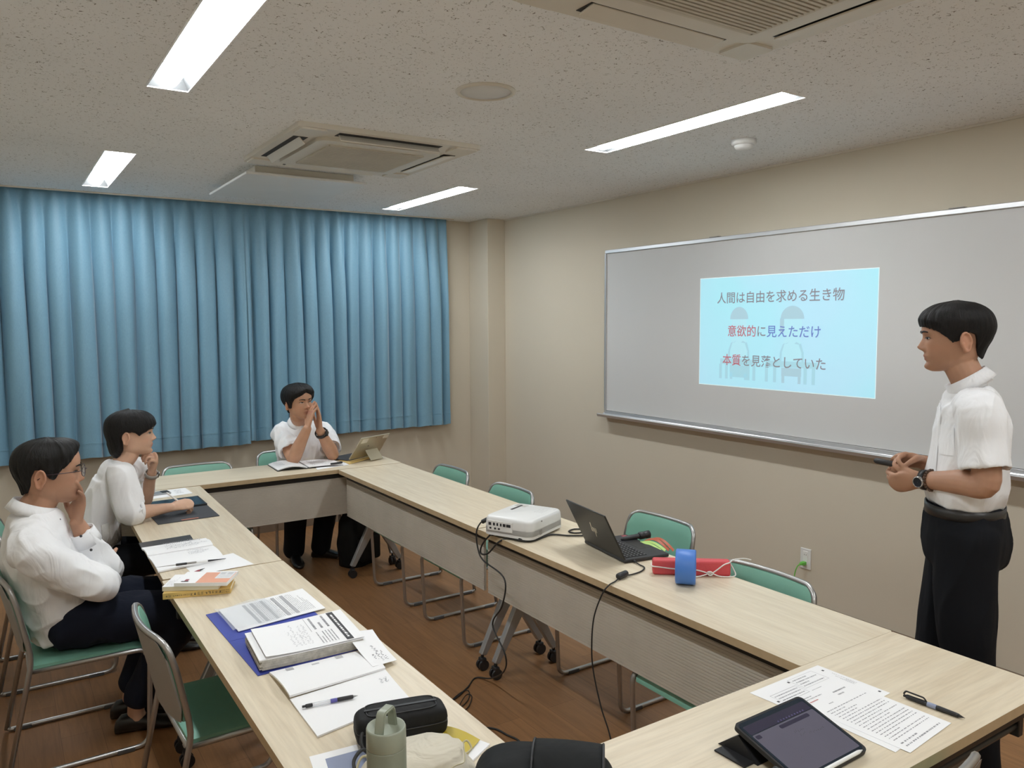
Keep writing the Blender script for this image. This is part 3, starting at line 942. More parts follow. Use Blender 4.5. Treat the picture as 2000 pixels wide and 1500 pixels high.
# woman's side -----------------------------------------------------------
s = Leaf('handout_sheet', 'white handout under the grey phone, beside the woman', 'paper', [(.637, 4.668), (.904, 4.702), (.899, 4.880), (.660, 4.870)], TZ)
s.slab('page', 0, .0008, 'paper', nu=2, nv=2); bm = B(); s.script(bm, .70, .25, .97, .85, 5, .0011, 4, hand=True); obj('handwriting', bm, 'pencil', s.t)
s = Leaf('smartphone', 'grey smartphone lying face down on the handout', 'phone', [(.640, 4.735), (.800, 4.757), (.790, 4.835), (.630, 4.812)], TZ + .0012)
s.slab('body', 0, .008, 'grey phone', nu=2, nv=2); s.slab('camera_bump', .008, .0105, 'black plastic', .74, .18, .98, .82, nu=2, nv=2)
s = Leaf('tablet', 'dark tablet in an opened felt folio under the woman\'s writing hand', 'tablet', [(.606, 4.325), (.905, 4.338), (.905, 4.565), (.606, 4.552)], TZ)
s.slab('case', 0, .012, 'black plastic', nu=2, nv=2); s.slab('screen', .012, .0125, 'screen dark', .03, .05, .97, .95, nu=2, nv=2)
bm = B(); s.script(bm, .55, .2, .9, .8, 7, .0128, 9, hand=True, fill=.5); obj('screen_notes', bm, 'screen glyph', s.t)
f2 = Leaf('x', '', '', [(.618, 4.056), (.905, 4.066), (.905, 4.334), (.612, 4.320)], TZ, parent=s.t)
f2.c = [p + Vector((f2.o.x - s.o.x, f2.o.y - s.o.y, 0)) for p in f2.c]
f2.slab('felt_flap', 0, .0035, 'charcoal felt', nu=2, nv=2); f2.slab('leather_tab', .0035, .0042, 'leather tab', .38, .015, .66, .09, nu=2, nv=2)

# notebook and loose things of the man with glasses ----------------------------
s = Leaf('black_folder', 'thin black folder under the open notebook of the man with glasses', 'folder', [(.487, 3.64), (.70, 3.652), (.705, 3.758), (.489, 3.742)], TZ)
s.slab('cover', 0, .006, 'black plastic', nu=2, nv=2)
s = Leaf('open_notebook', 'open notebook with pencilled notes before the man with glasses', 'notebook', [(.490, 3.262), (.748, 3.292), (.752, 3.655), (.486, 3.650)], TZ + .0005)
bnd = lambda u, v: .010 * (1 - abs(2 * v - 1)) * 0 + .012 * math.exp(-((v - .62) / .10) ** 2) + .004 * v
s.slab('page', .001, .007, 'paper', 0, 0, 1, .60, bend=lambda u, v: .007 * math.sin(math.pi * v), nv=12)
s.slab('page', .001, .007, 'paper', 0, .605, 1, 1, bend=lambda u, v: .010 * math.sin(math.pi * min(1, v * 1.0 + .15)), nv=12)
bm = B(); s.script(bm, .30, .64, .94, .93, 5, .020, 12, hand=True, fill=.9); obj('pencil_notes', bm, 'grey ink', s.t)
bm = B(); s.script(bm, .55, .30, .90, .50, 3, .017, 13, hand=True, fill=.9); obj('pencil_notes', bm, 'grey ink', s.t)
s = Leaf('white_sheet', 'plain white sheet sticking out beside the pens and the open notebook', 'paper', [(.60, 3.155), (.831, 3.168), (.800, 3.372), (.59, 3.33)], TZ - .0002)
s.slab('page', 0, .0006, 'paper', nu=2, nv=2)
def pen(name, label, a, b, r, parts, group=None):
    """parts: (from, to, radius factor, material) along the pen"""
    a, b = Vector(a), Vector(b)
    t = thing(name, label, 'pen', a, 0, group)
    d = b - a
    for nm, f0, f1, k0, k1, mat in parts:
        bm = B(); tube(bm, [d * f0, d * (f0 + (f1 - f0) * .12), d * (f0 + (f1 - f0) * .88), d * f1], [r * k0 * .92, r * k0, r * k1, r * k1 * .92], 10); obj(nm, bm, mat, t)
    return t
pen('ballpoint_pen', 'black and white pen lying across the open notebook', (.475, 3.270, TZ + .0225), (.745, 3.262, TZ + .014), .0048, (('tip', 0, .30, .12, .35, 'grey shell'), ('grip', .30, .45, 1, 1, 'black plastic'), ('sleeve', .45, .58, .9, .9, 'grey shell'), ('barrel', .58, .74, .95, .95, 'white gloss'), ('cap', .74, 1, .8, .25, 'black plastic')))
pen('ballpoint_pen', 'red and white pen beside the book stack', (.485, 3.085, TZ + .005), (.650, 3.205, TZ + .006), .0042, (('cap', 0, .25, .7, .9, 'black plastic'), ('barrel', .25, .72, 1, 1, 'white gloss'), ('grip', .72, .86, 1, 1, 'dark red'), ('tip', .86, 1, .8, .2, 'black plastic')))
# three books
s = Leaf('yellow_book', 'thick yellow book at the bottom of the stack, Japanese title on its spine', 'book', [(.452, 2.935), (.668, 2.870), (.714, 2.990), (.498, 3.058)], TZ)
s.slab('page_block', .002, .020, 'cream paper', .02, .03, .985, .97, nu=2, nv=2); s.slab('cover', .020, .0215, 'yellow cover', nu=2, nv=2); s.slab('cover', 0, .002, 'yellow cover', nu=2, nv=2); s.slab('spine', .002, .020, 'yellow cover', 0, 0, 1, .03, nu=2, nv=2)
dx = (s.c[1] - s.c[0]).normalized(); nrm = dx.cross(Vector((0, 0, 1)))
def glyphs(bm, M, n, size, seed):
    """a row of small unreadable characters, as the photograph shows them"""
    r = random.Random(seed)
    for k in range(n):
        x0 = k * size * 1.05
        for q in range(4):
            if r.random() < .55: a = (x0 + .06 * size, (.08 + .25 * q) * size, x0 + size * r.uniform(.6, .9), (.16 + .25 * q) * size)
            else: x = x0 + size * r.uniform(.15, .75); a = (x, .08 * size, x + .10 * size, size * r.uniform(.6, .92))
            quad(bm, [M @ Vector((a[0], a[1], 0)), M @ Vector((a[2], a[1], 0)), M @ Vector((a[2], a[3], 0)), M @ Vector((a[0], a[3], 0))])
    return bm
def spine_text(n, u, size, dz, seed):
    bm = B(); M = Matrix((dx, Vector((0, 0, 1)), nrm)).transposed().to_4x4(); M.translation = s.p(u, 0, dz) + nrm * .0006
    glyphs(bm, M, n, size, seed); obj('spine_lettering', bm, 'ink', s.t)
spine_text(9, .40, .0112, .0050, 1); spine_text(2, .03, .010, .006, 2); spine_text(9, .15, .0060, .0075, 3); spine_text(6, .85, .0048, .0115, 4); spine_text(6, .85, .0048, .0045, 5)
s = Leaf('cream_book', 'white book with a small printed pattern in the middle of the stack', 'book', [(.455, 2.958), (.625, 2.868), (.690, 2.985), (.520, 3.078)], TZ + .0217)
s.slab('page_block', .001, .016, 'cream paper', nu=2, nv=2); s.slab('cover', .016, .017, 'paper', nu=2, nv=2)
bm = B(); s.script(bm, .03, .1, .17, .8, 5, .0173, 21, along='v', hand=True); obj('cover_print', bm, 'grey ink', s.t)
s = Leaf('orange_white_book', 'white and orange book on top of the stack', 'book', [(.490, 2.935), (.648, 2.838), (.716, 2.948), (.558, 3.045)], TZ + .0389)
s.slab('page_block', .001, .012, 'paper', nu=2, nv=2); s.slab('cover', .012, .013, 'paper', nu=2, nv=2)
bm = B(); s.bar(bm, .40, .01, .995, .90, .0133); obj('orange_panel', bm, 'orange cover', s.t)
bm = B(); s.bar(bm, .68, .36, .98, .94, .0135); obj('barcode_field', bm, 'white gloss', s.t)
bm = B()
for u in (.71, .85):
    for k in range(6): s.bar(bm, u + .016 * k, .70, u + .016 * k + .008, .88, .0137)
s.script(bm, .71, .40, .96, .64, 4, .0137, 5, hand=True); obj('barcode', bm, 'grey ink', s.t)
bm = B(); s.bar(bm, .10, .10, .24, .17, .0135); obj('cover_figure', bm, 'ink', s.t)
bm = B(); s.bar(bm, .15, .17, .22, .32, .0136); obj('cover_figure', bm, 'dark red', s.t)

# files on the near left table --------------------------------------------------
s = Leaf('blue_file', 'open blue file folder holding forms and a thick paper stack', 'file', [(.562, 2.140), (.858, 2.150), (.760, 2.722), (.545, 2.695)], TZ)
s.c[2] = Vector((.852, 2.722, 0)) - Vector((s.o.x, s.o.y, 0))
s.slab('cover', 0, .0025, 'blue file', 0, 0, 1, .49, nu=4, nv=2); s.slab('cover', 0, .0025, 'blue file', 0, .51, 1, 1, nu=4, nv=2); s.slab('spine', 0, .002, 'blue file', 0, .49, 1, .51, nu=4, nv=2)
s = Leaf('form_sheets', 'printed forms in a clear sleeve on the upper half of the blue file', 'paper', [(.580, 2.475), (.893, 2.519), (.886, 2.737), (.572, 2.700)], TZ + .003)
s.slab('page', .002, .004, 'paper', .05, 0, 1, 1, bend=lambda u, v: .006 * v * u, nu=6, nv=6)
bd = lambda u, v: .006 * v * u
bm = B()
for u in (.28, .36, .47, .60, .70): s.bar(bm, u, .08, u + .035, .92, .0046, bd)
obj('grey_bands', bm, 'grey ink', s.t)
bm = B(); s.script(bm, .33, .10, .92, .90, 30, .0046, 31, along='v', fill=.7, bend=bd, thick=.25); obj('form_print', bm, 'pencil', s.t)
s.slab('clear_sleeve', .0055, .0061, 'clear sleeve', 0, .02, .55, 1, bend=lambda u, v: .004 * math.sin(7 * u + 3 * v) + .004, nu=14, nv=8)
s = Leaf('paper_stack', 'thick stack of stapled prints with a dark title bar on the blue file', 'paper', [(.570, 2.150), (.880, 2.148), (.900, 2.400), (.588, 2.372)], TZ + .003)
for k in range(9):
    r = random.Random(k)
    o1 = r.uniform(-.02, .02)
    s.slab('sheaf', .0035 * k, .0035 * k + .0030, 'page edge' if k < 8 else 'paper', max(0, .01 + o1), .0 + abs(o1) * .3, .985 + o1 * .5, .99, bend=lambda u, v: .004 * (1 - u) ** 3, nu=6, nv=2)
z = .0318
s.slab('top_sheet', z, z + .0006, 'paper', .06, .0, 1.0, 1.0, bend=lambda u, v: .002 + .008 * (1 - u) ** 4, nu=8, nv=4)
bd = lambda u, v: .002 + .008 * (1 - u) ** 4
bm = B(); s.bar(bm, .83, .02, .90, .98, z + .0011, bd); obj('title_bar', bm, 'ink', s.t)
bm = B(); s.script(bm, .845, .1, .885, .9, 1, z + .0014, 33, along='v', bend=bd, thick=.5); obj('title_print', bm, 'paper', s.t)
bm = B(); s.script(bm, .15, .15, .55, .90, 10, z + .0011, 34, along='v', hand=True, bend=bd, fill=.9); obj('handwriting', bm, 'faint ink', s.t)
bm = B(); s.script(bm, .60, .08, .78, .45, 6, z + .0011, 35, along='v', bend=bd); s.script(bm, .60, .55, .80, .95, 3, z + .0011, 36, along='v', bend=bd, fill=.4)
for u in (.58,): s.bar(bm, u, .5, u + .004, .98, z + .0011, bd)
obj('print', bm, 'pencil', s.t)
s = Leaf('open_notebook', 'open blank notebook with a patterned pen on it, near the black pouch', 'notebook', [(.588, 1.735), (.850, 1.785), (.878, 2.130), (.592, 2.135)], TZ)
s.slab('page', .0005, .005, 'paper', 0, 0, 1, .53, bend=lambda u, v: .006 * max(0, v - .6), nv=8)
s.slab('page', .0005, .006, 'paper', 0, .53, 1, 1, bend=lambda u, v: .014 * math.sin(math.pi * (1 - v) * .75) * (1 - .3 * u), nv=12)
bm = B(); s.script(bm, .05, .91, .80, .97, 3, .0115, 41, along='v', fill=.8, thick=.3); obj('ruled_print', bm, 'grey ink', s.t)
bm = B(); s.script(bm, .86, .34, .96, .50, 2, .0062, 42, along='v', hand=True); obj('small_note', bm, 'pencil', s.t)
s = Leaf('loose_print', 'loose printed sheet curling up beside the paper stack', 'paper', [(.835, 1.985), (.915, 2.000), (.925, 2.195), (.842, 2.205)], TZ + .004)
s.slab('page', .006, .0066, 'paper', bend=lambda u, v: .022 * v * v + .006 * (1 - u), nu=6, nv=10)
bm = B(); s.script(bm, .30, .1, .8, .8, 3, .0072, 43, along='v', hand=True, fill=.5, bend=lambda u, v: .022 * v * v + .006 * (1 - u)); obj('print', bm, 'pencil', s.t)
pen('gel_pen', 'clear gel pen with a dotted band lying on the blank notebook', (.600, 1.880, TZ + .0115), (.739, 1.858, TZ + .0115), .0052, (('knock', 0, .06, .6, .6, 'black plastic'), ('clip_end', .06, .18, .9, .9, 'black plastic'), ('barrel', .18, .50, .95, .95, 'clear plastic'), ('dotted_band', .50, .62, 1, 1, 'purple dots'), ('grip', .62, .91, 1, .95, 'black plastic'), ('tip', .91, 1, .6, .12, 'leg silver')))

# near-left odds and ends ----------------------------------------------------------
cloth('pouch fabric', (0.012, 0.012, 0.0125), 700, .25, 14, .65, 0.0)
cloth('cream cotton', (0.66, 0.61, 0.50), 700, .7, 16, .9, .1, (1, 1, 1))
plain('sage coating', (0.245, 0.265, 0.205), 0.42, var=.03, bump=.1, bscale=600)
plain('sage lid', (0.33, 0.36, 0.285), 0.4, var=.03)
plain('black cord', (0.015, 0.015, 0.015), 0.55)
plain('cotton cord', (0.55, 0.50, 0.32), 0.8)
cloth('bag nylon', (0.008, 0.009, 0.0095), 900, .25, 10, .7, 0.0)
t = thing('pencil_pouch', 'black zippered pouch behind the sage bottle', 'pouch', (.752, 1.628, TZ), deg(-14))
bm = B()
def rbox(u, v, w, l, z0, z1, bulge):
    a = 2 * math.pi * u; ex = .38
    cx = math.copysign(abs(math.cos(a)) ** ex, math.cos(a)) * l / 2; cy = math.copysign(abs(math.sin(a)) ** ex, math.sin(a)) * w / 2
    k = 1 - .30 * abs(2 * v - 1) ** 6 + bulge * math.sin(math.pi * v) * .05 - .03 * math.exp(-((v - .52) / .03) ** 2)
    return Vector((cx * k, cy * k, z0 + (z1 - z0) * v))
V = gridmesh(bm, lambda u, v: rbox(u, v, .082, .205, 0, .078, 1), 48, 24, closed_u=True)
bm.faces.new([V[0][i] for i in range(48)][::-1]); bm.faces.new(V[24]); obj('body', bm, 'pouch fabric', t, smooth=True)
bm = B(); tube(bm, [rbox(k / 48, .52, .0845, .2075, 0, .078, 1) for k in range(48)], .0016, 5, closed=True); tube(bm, [rbox(k / 48, .965, .078, .2, 0, .080, 1) for k in range(48)], .0014, 5, closed=True); obj('piping', bm, 'black plastic', t)
bm = B(); box(bm, (-.085, -.004, .0775), (.085, .004, .0795)); obj('zipper', bm, 'black plastic', t)
t = thing('insulated_bottle', 'sage green bottle with a loop handle at the bottom edge', 'bottle', (.577, 1.315, TZ))
bm = B(); lathe(bm, [(.030, 0), (.0355, .004), (.037, .02), (.037, .180), (.0366, .1815)], 40); obj('body', bm, 'sage coating', t)
bm = B(); lathe(bm, [(.0362, .1815), (.0372, .183), (.0368, .216), (.0355, .2195), (.0335, .219), (.027, .211), (.014, .208), (.002, .208)], 40); obj('lid', bm, 'sage lid', t)
bm = B()
hp = [(-.029, .204), (-.026, .224), (-.020, .2475), (-.014, .2535), (.014, .2535), (.020, .2475), (.026, .224), (.029, .204)]
HR = Matrix.Rotation(deg(35), 3, 'Z')
def hband(o_): return [(x * (1 - o_ / .029), z - (o_ if 2 <= i <= 5 else 0)) for i, (x, z) in enumerate(hp)]
rows = []
for w in (-.0095, .0095):
    rows.append([bm.verts.new(HR @ Vector((x, w, z))) for x, z in hp]); rows.append([bm.verts.new(HR @ Vector((x, w, z))) for x, z in hband(.006)])
for a_, b_ in ((0, 2), (3, 1), (1, 0), (2, 3)):
    for k in range(7): bm.faces.new((rows[a_][k], rows[a_][k + 1], rows[b_][k + 1], rows[b_][k]))
bmesh.ops.recalc_face_normals(bm, faces=bm.faces)
bmesh.ops.bevel(bm, geom=[e for e in bm.edges if len(e.link_faces) == 2 and e.calc_face_angle(0) > .9], offset=.002, segments=2, affect='EDGES')
auto_smooth(obj('loop_handle', bm, 'sage lid', t), 50)
t = thing('drawstring_bag', 'cream cotton drawstring bag behind and right of the bottle', 'bag', (.702, 1.440, TZ), deg(-20))
bm = B()
def sack(u, v):
    a = 2 * math.pi * u; ex = .55
    cx = math.copysign(abs(math.cos(a)) ** ex, math.cos(a)); cy = math.copysign(abs(math.sin(a)) ** ex, math.sin(a))
    r = 1 - .18 * (1 - math.sin(math.pi * min(1, v + .35))) - (0.10 if v > .72 else 0) * (v - .72) / .28
    n = .05 * noise.noise(Vector((cx * 2.2, cy * 2.2, v * 3))) + .02 * math.sin(a * 9) * v * v
    z = .074 * v + .010 * noise.noise(Vector((cx * 1.5, cy * 1.5, 4)))
    return Vector((cx * (.122 * r + n * .1), cy * (.085 * r + n * .1), max(0, z)))
V = gridmesh(bm, sack, 56, 18, closed_u=True)
cap = bm.verts.new((0, 0, .070)); ring = V[18]
for i in range(56): bm.faces.new((ring[i], ring[(i + 1) % 56], cap))
bm.faces.new(V[0][::-1]); obj('body', bm, 'cream cotton', t, smooth=True)
bm = B(); tube(bm, [sack(k / 56, .80) * 1.012 for k in range(56)], .0011, 4, closed=True); obj('channel_stitch', bm, 'cotton cord', t)
bm = B(); tube(bm, spline([(-.085, .030, .05), (-.112, .040, .052), (-.125, .020, .035), (-.112, -.004, .020), (-.120, -.020, .004)], 8), .0026, 6); obj('drawcord', bm, 'cotton cord', t)
bm = B(); tube(bm, spline([(.095, .035, .050), (.112, .044, .056), (.120, .030, .045), (.104, .018, .040)], 8), .0022, 6); obj('drawcord', bm, 'cotton cord', t)
t = tag(obj('black_elastic_cord', tube(B(), spline([(.690, 1.610, TZ + .035), (.655, 1.618, TZ + .048), (.640, 1.590, TZ + .030), (.655, 1.572, TZ + .012), (.632, 1.570, TZ + .035), (.606, 1.556, TZ + .022), (.602, 1.515, TZ + .008), (.630, 1.490, TZ + .006)], 8), .0040, 8), 'black cord'), 'black elastic cord looping out of the pouch', 'cord')
s = Leaf('mustard_leaflet', 'mustard yellow leaflet tucked behind the cotton bag', 'leaflet', [(.765, 1.50), (.820, 1.455), (.893, 1.505), (.845, 1.622)], TZ + .004)
s.slab('page', .002, .003, 'mustard leaflet', bend=lambda u, v: .008 * math.sin(3 * u), nu=6, nv=6)
bm = B(); s.script(bm, .72, .25, .82, .62, 1, .0125, 51, along='v', hand=True, thick=.35); obj('white_lettering', bm, 'paper', s.t)
s = Leaf('white_booklet', 'white booklet under the yellow leaflet', 'booklet', [(.745, 1.49), (.815, 1.432), (.906, 1.482), (.850, 1.62)], TZ)
s.slab('pages', 0, .0045, 'paper', nu=2, nv=2)
s = Leaf('blue_print', 'sheet with a pale blue printed field left of the bottle', 'paper', [(.500, 1.400), (.600, 1.410), (.672, 1.655), (.545, 1.668)], TZ - .0002)
s.slab('page', 0, .0006, 'paper', nu=2, nv=2)
bm = B(); s.bar(bm, .25, .10, .97, .90, .0009); obj('blue_field', bm, 'blue grey', s.t)
# black shoulder bag at the corner of the nearest table
t = thing('shoulder_bag', 'black shoulder bag with a rounded flap at the bottom edge', 'bag', (.880, 1.235, TZ), deg(-40))
bm = B()
def bagf(u, v):
    a = 2 * math.pi * u; ex = .45
    cx = math.copysign(abs(math.cos(a)) ** ex, math.cos(a)); cy = math.copysign(abs(math.sin(a)) ** ex, math.sin(a))
    k = 1 - .22 * abs(2 * v - 1) ** 3 - .18 * v * v
    return Vector((cx * .150 * k, cy * .085 * k, .102 * v))
V = gridmesh(bm, bagf, 48, 14, closed_u=True); bm.faces.new(V[0][::-1])
cap = bm.verts.new((0, 0, .105))
for i in range(48): bm.faces.new((V[14][i], V[14][(i + 1) % 48], cap))
obj('body', bm, 'bag nylon', t, smooth=True)
bm = B()
def flap(u, v):
    x = (-.02 + .14 * u)
    y = -.078 + .165 * v
    z = .124 - .040 * (2 * v - 1) ** 2 - .02 * max(0, (v - .8) / .2)
    w = 1 - .45 * max(0, (v - .8) / .2) ** 2
    return Vector((.05 + (x - .05) * w, y, z - .012 * (u - .3) ** 2))
A = gridmesh(bm, flap, 12, 16); Q = gridmesh(bm, lambda u, v: flap(u, v) - Vector((0, 0, .006)), 12, 16, flip=True)
for a, b in ((A[0], Q[0]), (A[16][::-1], Q[16][::-1]), ([r_[0] for r_ in A][::-1], [r_[0] for r_ in Q][::-1]), ([r_[12] for r_ in A], [r_[12] for r_ in Q])):
    for k in range(len(a) - 1): bm.faces.new((a[k], b[k], b[k + 1], a[k + 1]))
obj('flap', bm, 'bag nylon', t, smooth=True)
bm = B(); tube(bm, [flap(u, 0) for u in np.linspace(0, 1, 6)] + [flap(1, v) for v in np.linspace(0, 1, 12)][1:] + [flap(u, 1) for u in np.linspace(1, 0, 6)][1:] + [flap(0, v) for v in np.linspace(1, 0, 12)][1:-1], .0028, 6, closed=True); obj('piping', bm, 'black plastic', t)

# far table ------------------------------------------------------------------------
s = Leaf('ring_binder', 'open black binder with white pages before the man with clasped hands', 'binder', [(1.500, 5.075), (1.935, 5.035), (1.945, 5.262), (1.512, 5.335)], TZ)
s.slab('cover', 0, .003, 'black plastic', 0, 0, .46, 1, bend=lambda u, v: .014 * math.sin(math.pi * u), nu=8); s.slab('cover', 0, .003, 'black plastic', .47, 0, 1, 1, nu=4)
s.slab('pages', .003, .010, 'paper', .01, .02, .45, .98, bend=lambda u, v: .018 * math.sin(math.pi * u), nu=10, nv=3)
s.slab('pages', .003, .010, 'paper', .47, .02, .99, .98, bend=lambda u, v: .006 * math.sin(math.pi * (1 - u) * .8), nu=8, nv=3)
bm = B(); s.script(bm, .04, .3, .22, .9, 4, .026, 61, fill=.8); s.script(bm, .55, .15, .95, .9, 9, .0165, 62, hand=True); obj('print', bm, 'grey ink', s.t)
s = Leaf('white_sheet', 'loose white sheets under the right side of the binder', 'paper', [(1.735, 4.985), (1.975, 5.035), (1.985, 5.15), (1.76, 5.10)], TZ - .0002)
s.slab('page', 0, .002, 'paper', nu=2, nv=2)
pen('marker_pen', 'thick black marker lying on the right page of the binder', (1.845, 5.030, TZ + .021), (1.930, 5.044, TZ + .021), .0065, (('barrel', 0, .55, 1, 1, 'black plastic'), ('cap', .55, 1, 1.12, 1.12, 'black plastic')))
s = Leaf('manila_envelope', 'yellow manila envelope under the two-in-one tablet', 'envelope', [(1.985, 5.055), (2.245, 5.190), (2.205, 5.325), (1.975, 5.22)], TZ)
s.slab('envelope', 0, .004, 'yellow cover', bend=lambda u, v: .008 * u * (1 - v), nu=6)
plain('champagne metal', (0.50, 0.465, 0.36), 0.35, metal=.45)
plain('sticker cream', (0.72, 0.68, 0.58), 0.5)
t = thing('two_in_one_tablet', 'champagne two-in-one tablet on its kickstand, back to the viewer', 'tablet', (2.150, 5.205, TZ + .014), deg(24))
M0 = T((0, 0, .002), rx=deg(38))
bm = B(); box(bm, (-.145, -.0045, 0), (.145, .0045, .200), M0, bev=.004); obj('display_body', bm, 'champagne metal', t)
bm = B(); box(bm, (-.139, .0046, .006), (.139, .0052, .194), M0); obj('screen', bm, 'screen dark', t)
bm = B(); box(bm, (-.145, -.0052, .002), (.145, -.0042, .095), M0 @ T((0, 0, 0))); obj('kickstand_back', bm, 'champagne metal', t)
bm = B(); box(bm, (-.06, -.0015, 0), (.06, .0015, .085), T((0, -.128, -.006), rx=deg(-38))); obj('kickstand', bm, 'champagne metal', t)
for (a, b, c, d) in ((-.125, .150, -.065, .190), (.085, .165, .138, .195)):
    bm = B(); box(bm, (a, -.0056, b), (c, -.0047, d), M0); obj('sticker', bm, 'sticker cream', t)
bm = B(); box(bm, (.008, -.0053, .183), (.014, -.0047, .189), M0); box(bm, (-.03, -.0054, .108), (-.022, -.0047, .116), M0); obj('camera_dot', bm, 'ink', t)
bm = B(); box(bm, (-.145, .008, -.010), (.145, .200, -.004), bev=.002); obj('keyboard_cover', bm, 'charcoal felt', t)

# backpack on the floor under the far corner
t = thing('backpack', 'black backpack on the floor under the far table corner', 'backpack', (2.055, 5.130, 0), deg(20))
bm = B()
def bpk(u, v):
    a = 2 * math.pi * u; ex = .6
    cx = math.copysign(abs(math.cos(a)) ** ex, math.cos(a)); cy = math.copysign(abs(math.sin(a)) ** ex, math.sin(a))
    k = (1 - .5 * max(0, (v - .55) / .45) ** 2) * (1 - .12 * (1 - v) ** 6)
    n = .012 * noise.noise(Vector((cx * 2, cy * 2, v * 4)))
    return Vector((cx * (.135 * k + n), cy * (.10 * k + n) - .03 * v, .43 * v))
V = gridmesh(bm, bpk, 40, 20, closed_u=True); bm.faces.new(V[0][::-1]); bm.faces.new(V[20]); obj('body', bm, 'bag nylon', t, smooth=True)
bm = B(); tube(bm, spline([(-.04, -.03, .425), (-.035, -.035, .46), (.035, -.035, .46), (.04, -.03, .425)], 6), .008, 6); obj('grab_handle', bm, 'bag nylon', t)
bm = B(); box(bm, (-.09, -.155, .05), (.09, -.095, .22), bev=.02, seg=3); obj('front_pocket', bm, 'bag nylon', t)

# ------------------------------------------------------------------ projector, laptop and what lies between
plain('port dark', (0.03, 0.03, 0.035), 0.5)
plain('port blue', (0.10, 0.14, 0.30), 0.5)
t = thing('projector', 'white projector on the right-hand tables with cables plugged in', 'projector', (1.998, 2.952, TZ + .012), deg(25))
PW, PDp, PH = .300, .252, .082
bm = B()
prism(bm, rrect(PW, PDp, .034, 6), 0, PH * .45); 
def pshell(u, v):
    q = rrect(PW, PDp, .034, 6); n = len(q); k = int(u * n) % n
    return q[k]
q = rrect(PW, PDp, .034, 6); n = len(q)
lv = [(0.93, 0), (1.0, .012), (1.0, PH * .45), (.985, PH - .014), (.965, PH - .005), (.93, PH)]
R = [[bm.verts.new((x * (1 - (1 - s_) * (1 if True else 0)), y * s_, z)) for x, y in q] for s_, z in lv]
for a, b in zip(R, R[1:]):
    for k in range(n): f = bm.faces.new((a[k], a[(k + 1) % n], b[(k + 1) % n], b[k])); f.smooth = True
bm.faces.new(R[-1]); bm.faces.new(R[0][::-1])
auto_smooth(obj('body', bm, 'white plastic', t), 45)
bm = B(); box(bm, (PW / 2 - .004, -.070, .018), (PW / 2 + .004, .050, .068), bev=.003); obj('lens_vent', bm, 'dark slot', t)
bm = B(); lathe(bm, [(.030, 0), (.030, .010), (.024, .012), (.020, .006), (.002, .005)], 24, T((PW / 2 - .004, .085, .045), ry=deg(90))); obj('lens', bm, 'dark slot', t)
bm = B(); prism(bm, rrect(.10, .012, .003, 2, .06, .075), PH, PH + .0012); obj('focus_slot', bm, 'dark slot', t)
bm = B(); box(bm, (.085, .045, PH - .001), (.120, .105, PH + .0005)); obj('focus_well', bm, 'page edge', t)
bm = B(); box(bm, (-PW / 2 - .0015, -.030, .022), (-PW / 2 + .004, .100, .066)); obj('port_bay', bm, 'white enamel', t)
bm = B()
for y, w in ((.088, .014), (.066, .010), (.048, .008), (.030, .008), (.012, .014), (-.010, .022)): box(bm, (-PW / 2 - .0025, y - w / 2, .045), (-PW / 2, y + w / 2, .058))
for y in (.085, .060, .040): box(bm, (-PW / 2 - .0025, y - .005, .028), (-PW / 2, y + .005, .036))
obj('ports', bm, 'port dark', t)
bm = B()
for k in range(4): glyphs(bm, T((.02, -.045 - .012 * k, PH + .0006)), (9, 11, 8, 10)[k], .0062, 20 + k)
obj('top_print', bm, 'grey ink', t)
bm = B(); glyphs(bm, T((.100, -.105, PH + .0006)), 4, .008, 30); obj('brand_print', bm, 'grey ink', t)
bm = B(); tube(bm, [(-.055, -PDp / 2 - .0006, .068), (-.055, -PDp / 2 + .002, .068)], .0035, 10); box(bm, (-.075, -PDp / 2 - .0008, .010), (-.055, -PDp / 2 + .002, .030)); obj('side_label', bm, 'grey shell', t)
for x in (-.12, .12):
    for y in (-.095, .095):
        bm = B(); lathe(bm, [(.009, -.0118), (.010, -.006), (.008, .002)], 12, T((x, y, 0))); obj('foot', bm, 'black plastic', t)
def cable(name, label, pts, r=.0034, n=10, extra=None):
    t = thing(name, label, 'cable', pts[0])
    o = Vector(pts[0])
    bm = B(); tube(bm, spline([Vector(p) - o for p in pts], n), r, 7); obj('cord', bm, 'black cord', t)
    for nm, a, b, rr in (extra or []):
        bm = B(); a = Vector(a) - o; b = Vector(b) - o; tube(bm, [a, a + (b - a) * .1, a + (b - a) * .9, b], [rr * .7, rr, rr, rr * .6], 10); obj(nm, bm, 'black plastic', t)
    return t

cable('projector_power_cable', 'black power cable looping from the projector down to the floor', [(1.868, 3.075, .772), (1.845, 3.088, .755), (1.828, 3.095, .712), (1.824, 3.075, .640), (1.820, 3.020, .600), (1.800, 2.815, .577), (1.790, 2.815, .46), (1.80, 2.913, .339), (1.78, 2.780, .255), (1.80, 2.82, .16), (1.86, 3.03, .03), (1.83, 3.12, .0045), (1.74, 3.05, .0045), (1.60, 2.98, .0045), (1.30, 2.95, .0045), (1.15, 2.80, .0045)], .0036,
      extra=[('plug', (1.879, 3.070, .776), (1.850, 3.085, .760), .010)])
cable('cable_slack', 'thin black cable bundle on the floor between the tables', [(1.58, 2.96, .004), (1.70, 3.03, .005), (1.735, 3.02, .006), (1.69, 2.95, .004), (1.61, 2.90, .006), (1.70, 2.985, .010), (1.722, 2.97, .005), (1.665, 2.90, .004), (1.60, 2.86, .004)], .0022)
cable('floor_cable', 'black cable on the floor beside the black shoulder bag', [(1.50, 2.74, .0045), (1.642, 2.692, .0045), (1.675, 2.60, .0045), (1.684, 2.507, .0045), (1.60, 2.30, .0045), (1.50, 2.10, .0045)], .0042)
